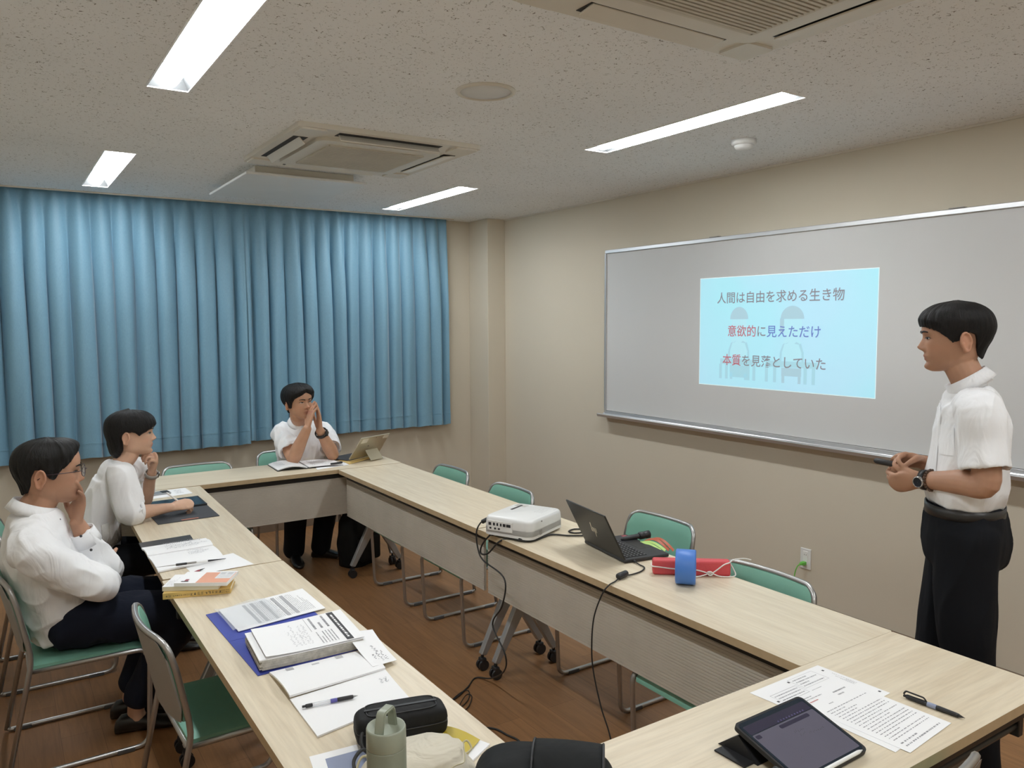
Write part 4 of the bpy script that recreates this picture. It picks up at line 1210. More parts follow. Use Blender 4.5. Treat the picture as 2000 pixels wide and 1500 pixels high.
cable('video_cable', 'thick black video cable from the projector to the laptop', [(1.893, 2.945, .776), (1.868, 2.950, .764), (1.838, 2.975, .735), (1.822, 3.03, .675), (1.820, 3.045, .630), (1.825, 2.99, .640), (1.842, 2.925, .705), (1.872, 2.885, .7265), (1.900, 2.815, .7260), (1.950, 2.800, .7260), (2.060, 2.830, .7260), (2.118, 2.773, .7260), (2.175, 2.735, .7260), (2.215, 2.715, .7260)], .0040,
      extra=[('connector', (1.905, 2.950, .782), (1.868, 2.950, .764), .008), ('ferrite_clip', (1.890, 2.835, .731), (1.915, 2.806, .731), .009)])
cable('video_cable_loop', 'black cable loop behind the laptop lid', [(2.245, 2.823, .7250), (2.208, 2.848, .7250), (2.165, 2.832, .7250), (2.172, 2.795, .7250), (2.225, 2.780, .7250), (2.27, 2.770, .7250)], .0038)
cable('laptop_power_cable', 'black laptop power cable hanging over the table edge', [(2.105, 2.330, .729), (2.096, 2.285, .725), (2.088, 2.245, .7245), (2.045, 2.217, .7245), (1.990, 2.208, .7245), (1.935, 2.203, .729), (1.885, 2.182, .7250), (1.838, 2.165, .7230), (1.815, 2.175, .690), (1.800, 2.202, .600), (1.797, 2.211, .491), (1.797, 2.201, .396), (1.797, 2.156, .277), (1.800, 2.107, .183), (1.790, 2.060, .06), (1.72, 2.0, .005), (1.6, 1.9, .005)], .0028,
      extra=[('inline_adapter', (1.968, 2.212, .7335), (1.908, 2.196, .7335), .0125), ('plug', (2.118, 2.350, .729), (2.100, 2.310, .727), .005)])

# laptop: its lid leans back towards the viewer, keyboard faces the wall
plain('laptop shell', (0.028, 0.027, 0.025), 0.42, metal=.3)
plain('laptop deck', (0.022, 0.022, 0.024), 0.5)
plain('key cap', (0.012, 0.012, 0.013), 0.5)
plain('key legend', (0.35, 0.35, 0.36), 0.5)
plain('logo chrome', (0.72, 0.70, 0.62), 0.2, metal=.8)
t = thing('laptop', 'open black laptop with its lid towards the viewer', 'laptop', (2.090, 2.490, TZ), deg(-99))
LWd = .322
bm = B(); box(bm, (-LWd / 2, -.004, .002), (LWd / 2, .212, .016), bev=.004); obj('base', bm, 'laptop deck', t)
ML = T((0, .002, .014), rx=deg(27))
bm = B(); box(bm, (-LWd / 2, -.0035, 0), (LWd / 2, .0035, .214), ML, bev=.003); obj('lid', bm, 'laptop shell', t)
bm = B(); box(bm, (-LWd / 2 + .006, .0036, .012), (LWd / 2 - .006, .0042, .208), ML); obj('screen', bm, 'screen dark', t)
bm = B()
for k in range(6):
    n_ = 14
    for j in range(n_):
        x = -.140 + .280 * (j + .5) / n_; y = .028 + .0165 * k
        box(bm, (x - .0085, y - .0068, .016), (x + .0085, y + .0068, .0178))
ko = obj('keys', bm, 'key cap', t); ko['kind'] = 'stuff'
bm = B()
for k in range(6):
    for j in range(14):
        x = -.140 + .280 * (j + .5) / 14; y = .028 + .0165 * k
        box(bm, (x - .0025, y - .002, .0178), (x + .0015, y + .002, .0180))
ko = obj('key_legends', bm, 'key legend', t); ko['kind'] = 'stuff'
bm = B(); box(bm, (-.055, .138, .0160), (.055, .198, .0164)); obj('touchpad', bm, 'laptop shell', t)
bm = B(); box(bm, (-.150, .175, .0160), (-.128, .198, .0164)); obj('sticker', bm, 'dark red', t)
bm = B(); box(bm, (-.124, .175, .0160), (-.104, .198, .0164)); obj('sticker', bm, 'logo chrome', t)
# the slanted four-bar mark on the lid, seen from behind
bm = B()
# h: tall bar and short bar; p: short bar and bar dropping below the line
def slash2(x, z0, z1):
    k = .28; w = .0045
    pts = [(x + k * z0, z0), (x + w + k * z0, z0), (x + w + k * z1, z1), (x + k * z1, z1)]
    a = [bm.verts.new(ML @ Vector((px, -.0037, .105 + pz))) for px, pz in pts]; b = [bm.verts.new(ML @ Vector((px, -.0046, .105 + pz))) for px, pz in pts]
    for q in range(4): bm.faces.new((a[q], a[(q + 1) % 4], b[(q + 1) % 4], b[q]))
    bm.faces.new(b)
slash2(-.020, -.013, .036); slash2(-.0085, -.013, .013); slash2(.0035, -.036, .013); slash2(.0150, -.013, .013)
bmesh.ops.recalc_face_normals(bm, faces=bm.faces)
obj('lid_mark', bm, 'logo chrome', t)

t = thing('handheld_torch', 'black torch-shaped device sticking over the table edge behind the laptop', 'torch', (2.236, 2.552, TZ + .020), deg(-12))
R9 = T((0, 0, 0), ry=deg(-4))
bm = B(); lathe(bm, [(.004, 0), (.010, .012), (.0115, .030), (.0115, .085), (.0115, .088)], 16, R9 @ T((0, 0, 0), ry=deg(90))); obj('handle', bm, 'black plastic', t)
bm = B(); lathe(bm, [(.0125, .088), (.0165, .092), (.0165, .112), (.0150, .116), (.0165, .120), (.0175, .140), (.0145, .142), (.0135, .137), (.002, .136)], 18, R9 @ T((0, 0, 0), ry=deg(90))); obj('head', bm, 'black plastic', t)
plain('lime ribbon', (0.42, 0.62, 0.16), 0.5); plain('rust ribbon', (0.42, 0.075, 0.02), 0.45)
t = thing('paper_ribbons', 'lime and rust coloured ribbons curling at the table edge behind the laptop', 'ribbon', (2.312, 2.440, TZ))
def ribbon(name, y0, y1, x0, x1, zz, w, mat):
    bm = B()
    f = lambda u, v: Vector((x0 + (x1 - x0) * u + w * (v - .5) * .9, y0 + (y1 - y0) * u + .25 * w * (v - .5), .0008 + zz * math.sin(math.pi * min(1, u * .92 + .08)) + .006 * v))
    A = gridmesh(bm, f, 16, 3); Q = gridmesh(bm, lambda u, v: f(u, v) - Vector((0, 0, .0007)), 16, 3, flip=True)
    obj(name, bm, mat, t, smooth=True)
ribbon('lime_strip', .075, -.060, -.030, -.008, .014, .018, 'lime ribbon'); ribbon('lime_strip', .060, -.075, -.010, .006, .020, .012, 'lime ribbon')
ribbon('rust_strip', .060, -.080, .008, .022, .030, .016, 'rust ribbon'); ribbon('rust_strip', .050, -.095, .022, .034, .034, .012, 'rust ribbon')
# foam bar, blue roll, string
plain('red foam', (0.63, 0.075, 0.085), 0.55, bump=.3, bscale=120); plain('blue foam', (0.07, 0.21, 0.63), 0.42, bump=.15, bscale=60); plain('white string', (0.82, 0.80, 0.77), 0.8)
ba = math.atan2(-.63, .777)
t = thing('red_foam_bar', 'red foam bar behind the blue roll', 'foam block', (2.188, 2.094, TZ), ba)
bm = B(); box(bm, (-.146, -.022, 0), (.146, .024, .058), bev=.009, seg=3); obj('bar', bm, 'red foam', t)
t = thing('blue_roll', 'blue roll standing on edge in front of the red foam bar', 'roll', (2.092, 2.028, TZ), deg(-48))
bm = B(); lathe(bm, [(.024, -.036), (.061, -.036), (.0635, -.032), (.0635, .032), (.061, .036), (.024, .036), (.024, -.036)], 48, T((0, 0, .0635), ry=deg(90)), caps=False); obj('roll', bm, 'blue foam', t)
bm = B(); lathe(bm, [(.020, -.034), (.0245, -.034), (.0245, .034), (.020, .034), (.020, -.034)], 32, T((0, 0, .0635), ry=deg(90)), caps=False); obj('core', bm, 'cream paper', t)
t = thing('white_string', 'white string tied in a knot around the red foam bar', 'string', (2.188, 2.094, TZ), ba)
bm = B()
tube(bm, spline([(-.1485, .02, .034), (-.149, -.026, .036), (-.12, -.0245, .032), (-.06, -.0245, .026), (-.02, -.0245, .028), (.03, -.026, .022), (.060, -.028, .014), (.072, -.030, .014), (.090, -.026, .024), (.118, -.0245, .046), (.140, -.0245, .056), (.158, .0, .060), (.20, .025, .058), (.23, .03, .052)], 8), .0024, 6)
obj('string_run', bm, 'white string', t)
bm = B(); tube(bm, spline([(.064, -.029, .013), (.058, -.034, .020), (.070, -.036, .022), (.078, -.030, .012), (.066, -.036, .008), (.060, -.030, .014), (.074, -.034, .018)], 6), .0026, 6); obj('knot', bm, 'white string', t)
bm = B(); tube(bm, spline([(.076, -.030, .014), (.10, -.034, .006), (.135, -.030, .0026), (.165, -.010, .003), (.160, .015, .022), (.149, .02, .040)], 8), .0024, 6); obj('string_tail', bm, 'white string', t)
bm = B(); tube(bm, spline([(.060, -.030, .012), (.03, -.040, .006), (-.01, -.052, .0026), (-.03, -.060, .0026)], 8), .0022, 6); obj('string_tail', bm, 'white string', t)

# ------------------------------------------------------------------ nearest table
s = Leaf('diagram_sheet', 'printed worksheet with small diagrams, partly under the text sheet', 'paper', [(1.603, 1.322), (1.643, 1.105), (1.905, 1.120), (1.893, 1.326)], TZ)
s.c = [Vector(p) - Vector((s.o.x, s.o.y, 0)) for p in ((1.625, 1.105, 0), (1.905, 1.118, 0), (1.893, 1.326, 0), (1.603, 1.322, 0))]
s.slab('page', 0, .0006, 'paper', nu=2, nv=2)
bm = B(); s.script(bm, .10, .62, .42, .78, 3, .0009, 71, fill=.9); s.script(bm, .50, .70, .80, .92, 4, .0009, 72, fill=.9); s.script(bm, .48, .50, .62, .62, 3, .0009, 73); s.script(bm, .90, .40, .96, .75, 4, .0009, 74, along='v')
for (a, b, c, d) in ((.08, .60, .44, .605), (.08, .80, .44, .805), (.08, .60, .083, .805), (.44, .60, .443, .805), (.47, .68, .83, .683), (.47, .94, .83, .943), (.47, .68, .473, .943), (.83, .68, .833, .943), (.12, .40, .30, .403), (.12, .40, .123, .55), (.12, .55, .22, .552), (.34, .42, .42, .424), (.34, .42, .343, .55)): s.bar(bm, a, b, c, d, .0009)
obj('diagram_print', bm, 'pencil', s.t)
bm = B()
for (u, v) in ((.05, .66), (.45, .90), (.93, .86), (.95, .10)): s.bar(bm, u - .012, v - .016, u + .012, v + .016, .001)
obj('number_marks', bm, 'ink', s.t)
s = Leaf('text_sheet', 'printed text sheet on top, beside the tablet and the black pen', 'paper', [(1.672, .930), (1.880, .948), (1.866, 1.240), (1.652, 1.236)], TZ + .0008)
s.slab('page', 0, .0006, 'paper', nu=2, nv=2)
bm = B(); s.script(bm, .10, .14, .92, .72, 17, .0009, 75, fill=.6, thick=.24); s.script(bm, .10, .90, .45, .96, 2, .0009, 76); s.script(bm, .60, .80, .85, .90, 2, .0009, 77, fill=.4); s.script(bm, .30, .76, .5, .79, 1, .0009, 78); s.script(bm, .1, .04, .9, .12, 2, .0009, 79, fill=.3); obj('text_print', bm, 'pencil', s.t)
bm = B(); s.script(bm, .14, .86, .30, .89, 1, .001, 80); obj('red_print', bm, 'red ink', s.t)
s = Leaf('text_sheet', 'second printed sheet showing just below the text sheet edge', 'paper', [(1.648, .950), (1.75, .960), (1.74, 1.20), (1.640, 1.19)], TZ + .0004)
s.slab('page', -.0001, .0003, 'paper', nu=2, nv=2)
t = pen('ballpoint_pen', 'black pen with a clip beside the printed text sheet', (1.910, 1.085, TZ + .0065), (1.923, .938, TZ + .0055), .0060, (('knock', 0, .05, .55, .6, 'black plastic'), ('barrel', .05, .40, .95, 1.05, 'black plastic'), ('grey_band', .40, .55, 1.08, 1.08, 'blue grey'), ('grip', .55, .90, 1.05, .9, 'black plastic'), ('tip', .90, 1, .7, .12, 'black metal')))
bm = B(); tube(bm, fillet([(.0, .000, .004), (.002, -.004, .0125), (.0045, -.050, .0125), (.005, -.056, .005)], .004, 4), .0013, 6, r2=.0024); obj('clip', bm, 'black plastic', t)
# tablet in a folio case, far edge propped up
plain('tablet case', (0.011, 0.011, 0.013), 0.6)
t = thing('tablet', 'tablet in a black folio case with a white stylus, propped up', 'tablet', (1.468, .978, TZ), deg(1))
MT = T((0, 0, .004), rx=deg(16))
bm = B(); prism(bm, rrect(.240, .188, .014, 5, 0, .094), 0, .010, MT); obj('case', bm, 'tablet case', t)
bm = B(); prism(bm, rrect(.228, .174, .010, 5, 0, .095), .010, .0108, MT); obj('bezel', bm, 'screen dark', t)
bm = B(); prism(bm, rrect(.216, .128, .003, 3, 0, .079), .0108, .0110, MT); obj('screen', bm, 'screen grey', t)
bm = B(); prism(bm, rrect(.216, .026, .003, 3, 0, .158), .0108, .0110, MT); obj('screen_header', bm, 'screen bar', t)
bm = B(); prism(bm, rrect(.105, .010, .004, 3, .030, .134), .0110, .0112, MT); prism(bm, rrect(.016, .010, .003, 3, -.096, .134), .0110, .0112, MT); obj('screen_toolbar', bm, 'screen bar', t)
bm = B()
for k in range(10): prism(bm, rrect(.004, .004, .0015, 2, -.010 + .010 * k, .149), .0111, .0113, MT)
obj('screen_icons', bm, 'screen glyph', t)
bm = B(); r7 = random.Random(5)
for (u0, v0, n_) in ((-.002, .106, 6), (.004, .096, 4), (.030, .090, 9), (-.06, .05, 2)):
    for k in range(n_):
        x = u0 + .006 * k; y = v0 + r7.uniform(-.002, .002)
        tube(bm, [MT @ Vector((x, y, .0112)), MT @ Vector((x + r7.uniform(-.002, .003), y + r7.uniform(.002, .006), .0112))], .0003, 4)
obj('ink_strokes', bm, 'ink', t)
bm = B()
for q in ([(-.118, .165, .045), (-.118, .110, 0), (-.118, .222, 0)],):
    a = [bm.verts.new(p) for p in q]; b = [bm.verts.new((p[0] + .236, p[1], p[2])) for p in q]
    for k in range(3): bm.faces.new((a[k], a[(k + 1) % 3], b[(k + 1) % 3], b[k]))
    bm.faces.new(a[::-1]); bm.faces.new(b)
bmesh.ops.recalc_face_normals(bm, faces=bm.faces); obj('folio_stand', bm, 'tablet case', t)
bm = B(); box(bm, (-.150, .120, 0), (-.116, .205, .004), bev=.001); obj('folio_flap', bm, 'tablet case', t)
bm = B(); lathe(bm, [(.0008, 0), (.0035, .010), (.0044, .016), (.0044, .158), (.0036, .160)], 14, MT @ T((.100, .004, .0125), ry=deg(-90))); obj('stylus', bm, 'white gloss', t)
t = thing('charger_box', 'dark grey box at the bottom edge beside the tablet', 'box', (1.262, .955, TZ), deg(8))
bm = B(); box(bm, (-.055, -.05, 0), (.055, .05, .052), bev=.004); obj('body', bm, 'laptop shell', t)
bm = B(); box(bm, (-.0552, -.0502, .034), (.0552, .0502, .0345)); obj('lid_seam', bm, 'dark slot', t)

# ------------------------------------------------------------------ people
skin_mat('skin tan', (0.46, 0.255, 0.165), (0.38, 0.16, 0.125))
skin_mat('skin warm', (0.52, 0.29, 0.185), (0.42, 0.17, 0.13))
skin_mat('skin light', (0.60, 0.375, 0.265), (0.52, 0.20, 0.17))
hair_mat('black hair', (0.010, 0.009, 0.009))
hair_mat('greying hair', (0.013, 0.0125, 0.012))
cloth('white shirt', (0.85, 0.855, 0.87), 1100, .5, 13)
cloth('white short sleeve shirt', (0.85, 0.855, 0.875), 1100, .5, 16)
cloth('white blouse', (0.85, 0.845, 0.86), 1300, .40, 10, .75, .2)
cloth('lace', (0.62, 0.60, 0.57), 160, .5, 90, .9)
cloth('black trousers', (0.006, 0.007, 0.010), 900, .30, 9, .9, 0.0)
cloth('navy trousers', (0.009, 0.012, 0.024), 900, .35, 9, .9, 0.0)
plain('shoe leather', (0.012, 0.011, 0.011), 0.28)
plain('eye white', (0.72, 0.70, 0.68), 0.25)
plain('iris', (0.015, 0.010, 0.008), 0.15)
plain('lash', (0.012, 0.010, 0.010), 0.6)
plain('button dark', (0.02, 0.02, 0.025), 0.35)
plain('watch strap', (0.012, 0.012, 0.013), 0.45)
plain('grey strap', (0.33, 0.30, 0.27), 0.6)
plain('steel', (0.50, 0.50, 0.50), 0.22, metal=.9)
plain('watch dial', (0.02, 0.022, 0.025), 0.2)
plain('bead', (0.10, 0.06, 0.04), 0.3)
plain('glasses frame', (0.03, 0.012, 0.02), 0.3)
plain('lens glass', (0.75, 0.78, 0.84), 0.05, alpha=.22)
plain('belt leather', (0.022, 0.020, 0.019), 0.42)

def U(v): return Vector(v).normalized()
def basis(fwd, up):
    f = U(fwd); u = Vector(up); u = (u - f * u.dot(f)).normalized()
    return f.cross(u) * -1, f, u            # person's left, forward, up

HZ = np.array([0, .008, .02, .035, .05, .065, .08, .095, .113, .13, .15, .17, .19, .205, .217, .2245])
HF = np.array([.064, .080, .0855, .0825, .0870, .0880, .0885, .0890, .0895, .0960, .0975, .0945, .0850, .0690, .0450, .002])
HB = np.array([.040, .005, -.030, -.056, -.070, -.079, -.086, -.092, -.097, -.101, -.102, -.098, -.087, -.069, -.044, -.003])
HW = np.array([.013, .030, .045, .0545, .0590, .0620, .0645, .0680, .0710, .0735, .0748, .0735, .0665, .0545, .0365, .002])
def _cub(x, X, Y):
    """smooth interpolation"""
    x = min(max(x, X[0]), X[-1]); i = min(max(np.searchsorted(X, x) - 1, 0), len(X) - 2)
    t = (x - X[i]) / (X[i + 1] - X[i])
    def m(k):
        if k == 0: return (Y[1] - Y[0]) / (X[1] - X[0])
        if k == len(X) - 1: return (Y[-1] - Y[-2]) / (X[-1] - X[-2])
        return (Y[k + 1] - Y[k - 1]) / (X[k + 1] - X[k - 1])
    h = X[i + 1] - X[i]
    return Y[i] * (2 * t ** 3 - 3 * t * t + 1) + m(i) * h * (t ** 3 - 2 * t * t + t) + Y[i + 1] * (-2 * t ** 3 + 3 * t * t) + m(i + 1) * h * (t ** 3 - t * t)
def G(x, s): return math.exp(-(x / s) ** 2)
def head_detail(x, z):
    """what the face adds to the front of the skull"""
    ax = abs(x); d = 0.0
    pz = np.interp(z, [.062, .068, .073, .079, .084, .093, .105, .118, .126], [0, .004, .015, .0235, .0225, .0165, .0095, .0035, 0])
    sg = np.interp(z, [.07, .08, .1, .12], [.0115, .0105, .0080, .0075])
    d += pz * G(x, sg)
    d += .0065 * G(ax - .0125, .0065) * G(z - .0745, .0065)
    d -= .0075 * G(ax - .031, .015) * G(z - .1125, .0095)
    d += .0035 * G(ax - .031, .010) * G(z - .1115, .0065)
    d += .0028 * G(ax - .028, .020) * G(z - .1300, .0060)
    d += .0055 * G(x, .019) * G(z - .0525, .0048) + .0060 * G(x, .016) * G(z - .0405, .0050) - .0035 * G(x, .021) * G(z - .0465, .0020)
    d += .0040 * G(x, .016) * G(z - .014, .010) - .0030 * G(x, .018) * G(z - .0305, .0055)
    d += .0025 * G(ax - .044, .014) * G(z - .088, .014)
    return d
def head_pt(phi, z, grow=0.0, detail=True):
    """point on the head: phi 0 is the face, +90 deg the left side; z above the chin"""
    f, b, w = _cub(z, HZ, HF), _cub(z, HZ, HB), max(.001, _cub(z, HZ, HW))
    yc = 0.0 if b < -.002 else (f + b) / 2
    c, s = math.cos(phi), math.sin(phi)
    n = 2.35
    x = w * math.copysign(abs(s) ** (2 / n), s)
    y = yc + ((f - yc) if c > 0 else (yc - b)) * math.copysign(abs(c) ** (2 / n), c)
    if detail and c > 0: y += head_detail(x, z) * min(1, c * 2.2)
    if grow:
        nx, ny = x / (w * w + 1e-6), (y - yc) / (max(.004, (f - yc) if c > 0 else (yc - b)) ** 2)
        l = math.hypot(nx, ny) + 1e-9
        x += nx / l * grow; y += ny / l * grow
    return Vector((x, y, z))
def face_y(x, z):
    f, w = _cub(z, HZ, HF), _cub(z, HZ, HW)
    n = 2.35
    return f * max(0, 1 - abs(x / w) ** n) ** (1 / n) + head_detail(x, z)
def add_head(bm, M, ear=True, nphi=80, nz=72):
    V = []
    for j in range(nz + 1):
        t = j / nz
        z = .2245 * (t if t < .9 else t) if True else 0
        z = .2245 * (1 - (1 - t) ** 1.15)
        V.append([bm.verts.new(M @ head_pt(2 * math.pi * i / nphi, z)) for i in range(nphi)])
    for j in range(nz):
        for i in range(nphi): bm.faces.new((V[j][i], V[j][(i + 1) % nphi], V[j + 1][(i + 1) % nphi], V[j + 1][i]))
    bm.faces.new(V[0][::-1]); bm.faces.new(V[nz])
    if ear:
        for s in (-1, 1):
            E = M @ Matrix.Translation((s * .0715, -.020, .098)) @ Matrix.Rotation(s * deg(-24), 4, 'Z') @ Matrix.Rotation(deg(-10), 4, 'X')
            P = [(0, .017 * math.cos(a) * (1 if math.sin(a) > -.2 else .72), .031 * math.sin(a)) for a in np.linspace(0, 2 * math.pi, 26)[:-1]]
            tube(bm, [E @ Vector((s * .010, y, z)) for _, y, z in P], .0048, 8, closed=True)
            r = bmesh.ops.create_uvsphere(bm, u_segments=14, v_segments=10, radius=1.0, matrix=E @ Matrix.Translation((s * .003, 0, 0)) @ Matrix.Diagonal((.0065, .016, .029, 1)))
            r = bmesh.ops.create_uvsphere(bm, u_segments=10, v_segments=8, radius=1.0, matrix=E @ Matrix.Translation((s * .004, .004, -.027)) @ Matrix.Diagonal((.0065, .0085, .0095, 1)))
            r = bmesh.ops.create_uvsphere(bm, u_segments=10, v_segments=8, radius=1.0, matrix=E @ Matrix.Translation((s * .006, .013, -.006)) @ Matrix.Diagonal((.006, .005, .008, 1)))
def limb(bm, pts, rad, n=16, sub=6, r2=None, side=None, round_ends=True, caps=None):
    """a tapering, rounded-off limb through joints"""
    P = [Vector(p) for p in pts]
    q = spline(P, sub)
    def along(rr):
        out = []
        for i in range(len(P) - 1):
            for k in range(sub):
                t = k / sub; t = t * t * (3 - 2 * t) * .5 + t * .5
                out.append(rr[i] * (1 - t) + rr[i + 1] * t)
        return out + [rr[-1]]
    R = along(rad); R2 = along(r2) if r2 is not None else None
    if round_ends:
        d0 = (q[0] - q[1]).normalized(); d1 = (q[-1] - q[-2]).normalized()
        a, b = [], []
        ra, rb, rc, rd_ = [], [], [], []
        for k in range(4, 0, -1):
            t = k / 4.0; e = math.sqrt(max(.0, 1 - (t * .98) ** 2))
            a.append(q[0] + d0 * (R[0] * .9 if caps is None else caps[0]) * t); ra.append(R[0] * e)
            b.insert(0, q[-1] + d1 * (R[-1] * .9 if caps is None else caps[1]) * t); rb.insert(0, R[-1] * e)
            if R2: rc.append(R2[0] * e); rd_.insert(0, R2[-1] * e)
        q = a + q + b; R = ra + R + rb
        if R2: R2 = rc + R2 + rd_
    tube(bm, q, R, n, r2=R2, side=side)
    return q
def add_hand(bm, Wp, d, n, right, curls, thumb, s=1.0, spread=(6, 1, -3, -8)):
    """palm, four fingers and a thumb; d points from wrist to knuckles, n the way the palm faces"""
    d = U(d); n = Vector(n); n = (n - d * n.dot(d)).normalized()
    l = d.cross(n) * (1 if right else -1)
    W = Vector(Wp)
    P = lambda a, b, c: W + (d * a + l * b + n * c) * s
    limb(bm, [P(-.015, 0, 0), P(.02, 0, 0), P(.055, .002, 0), P(.085, 0, .001)], [.024 * s, .030 * s, .039 * s, .040 * s], 16, 4, r2=[.0185 * s, .0165 * s, .0150 * s, .0125 * s], side=tuple(l))
    limb(bm, [P(.018, .020, .006), P(.045, .028, .010), P(.065, .026, .006)], [.014 * s, .015 * s, .011 * s], 10, 4)
    tips = []
    for k, (off, base, L3) in enumerate(((.029, .084, (.043, .026, .020)), (.0095, .090, (.047, .029, .021)), (-.0105, .087, (.043, .027, .021)), (-.029, .079, (.034, .021, .018)))):
        a = deg(spread[k])
        dd = d * math.cos(a) + l * math.sin(a)
        p = P(base - .012, off, 0)
        pts = [p, P(base, off, 0)]
        ang = 0.0
        q = pts[-1]
        for ln, c in zip(L3, curls[k]):
            ang += deg(c)
            q = q + (dd * math.cos(ang) + n * math.sin(ang)) * ln * s
            pts.append(q)
        r0 = (.0092, .0096, .0092, .0080)[k] * s
        limb(bm, pts, [r0 * 1.02, r0 * 1.04, r0 * .93, r0 * .84, r0 * .66], 12, 5)
        tips.append(q)
    q = P(.022, .022, .004); pts = [q]
    for (tl, td, tn), ln in zip(thumb, (.042, .034, .028)):
        q = q + (l * tl + d * td + n * tn).normalized() * ln * s
        pts.append(q)
    limb(bm, pts, [.0135 * s, .0118 * s, .0100 * s, .0076 * s], 12, 5)
    return tips
def solid(name, bm, mat, parent, origin, voxel, smooth_it=4, factor=.5, fold=0.0, fdir=(1, 1, .35), fscale=11.0, seed=0.0):
    """union the closed pieces in bm into one continuous skin by voxel remeshing"""
    bmesh.ops.recalc_face_normals(bm, faces=bm.faces)
    me = bpy.data.meshes.new(name); bm.to_mesh(me); bm.free()
    o = bpy.data.objects.new(name, me); C.objects.link(o)
    md = o.modifiers.new('r', 'REMESH'); md.mode = 'VOXEL'; md.voxel_size = voxel; md.adaptivity = 0.0
    if smooth_it:
        sm = o.modifiers.new('s', 'SMOOTH'); sm.factor = factor; sm.iterations = smooth_it
    dg = bpy.context.evaluated_depsgraph_get()
    m2 = bpy.data.meshes.new_from_object(o.evaluated_get(dg))
    bpy.data.objects.remove(o); bpy.data.meshes.remove(me)
    m2.name = name
    if fold:
        # soft cloth folds: ridged noise, stretched along the hang of the cloth
        n = len(m2.vertices)
        co = np.empty(n * 3); m2.vertices.foreach_get('co', co); co = co.reshape(-1, 3)
        no = np.empty(n * 3); m2.vertices.foreach_get('normal', no); no = no.reshape(-1, 3)
        q = co * np.array(fdir) * fscale + seed
        h = np.array([(1 - abs(noise.noise(Vector(p)))) ** 3 + .35 * noise.noise(Vector(p) * 2.3) for p in q])
        co = co + no * ((h - .45) * fold)[:, None]
        m2.vertices.foreach_set('co', co.ravel())
    m2.transform(Matrix.Translation(-Vector(origin)))
    m2.materials.clear(); m2.materials.append(MATS[mat])
    m2.polygons.foreach_set('use_smooth', [True] * len(m2.polygons))
    o = bpy.data.objects.new(name, m2); C.objects.link(o); o.parent = parent
    return o
def paint_face(o, M, origin, lips=1.0, beard=.35):
    """vertex tone: red = lips, green = beard shadow plus painted nostril and mouth-line shade, blue = rosy nose, ears and cheeks"""
    me = o.data
    n = len(me.vertices)
    co = np.empty(n * 3); me.vertices.foreach_get('co', co); co = co.reshape(-1, 3) + np.array(origin)
    Mi = np.array(M.inverted())
    L = co @ Mi[:3, :3].T + Mi[:3, 3]
    x, y, z = L[:, 0], L[:, 1], L[:, 2]
    inh = (y > .02) & (z > -.02) & (z < .24) & (np.abs(x) < .1) & (y < .16)
    g = lambda v, s: np.exp(-(v / s) ** 2)
    lip = np.clip((g(x, .020) * (g(z - .0525, .0050) + g(z - .0405, .0055)) - .25) * 2.2, 0, 1) * lips * inh * (y > .075)
    brd_shade = np.clip(g(z - .025, .030) * g(x, .06) + .5 * g(z - .060, .008) * g(x, .03), 0, 1) * beard * inh
    brd_shade = np.maximum(brd_shade, .9 * inh * (g(np.abs(x) - .008, .0040) * g(z - .0695, .0030)))  # shade inside the nostrils, painted through the beard tone
    brd_shade = np.maximum(brd_shade, .75 * inh * g(x, .021) * g(z - .0465, .0017) * (y > .08))  # shade in the crease between the lips, painted as a dark line
    rosy = np.clip(.6 * g(x, .016) * g(z - .08, .012) * (y > .08) + .5 * g(np.abs(x) - .045, .018) * g(z - .082, .018), 0, 1) * inh
    rosy = np.maximum(rosy, .8 * ((np.abs(x) > .0735) & (np.abs(x) < .11) & (np.abs(y + .02) < .04) & (z > .05) & (z < .14)))
    col = np.zeros((n, 4)); col[:, 0] = lip; col[:, 1] = np.clip(brd_shade, 0, 1) * (1 - lip); col[:, 2] = rosy; col[:, 3] = 1
    at = me.color_attributes.new('tone', 'FLOAT_COLOR', 'POINT')
    at.data.foreach_set('color', col.ravel())
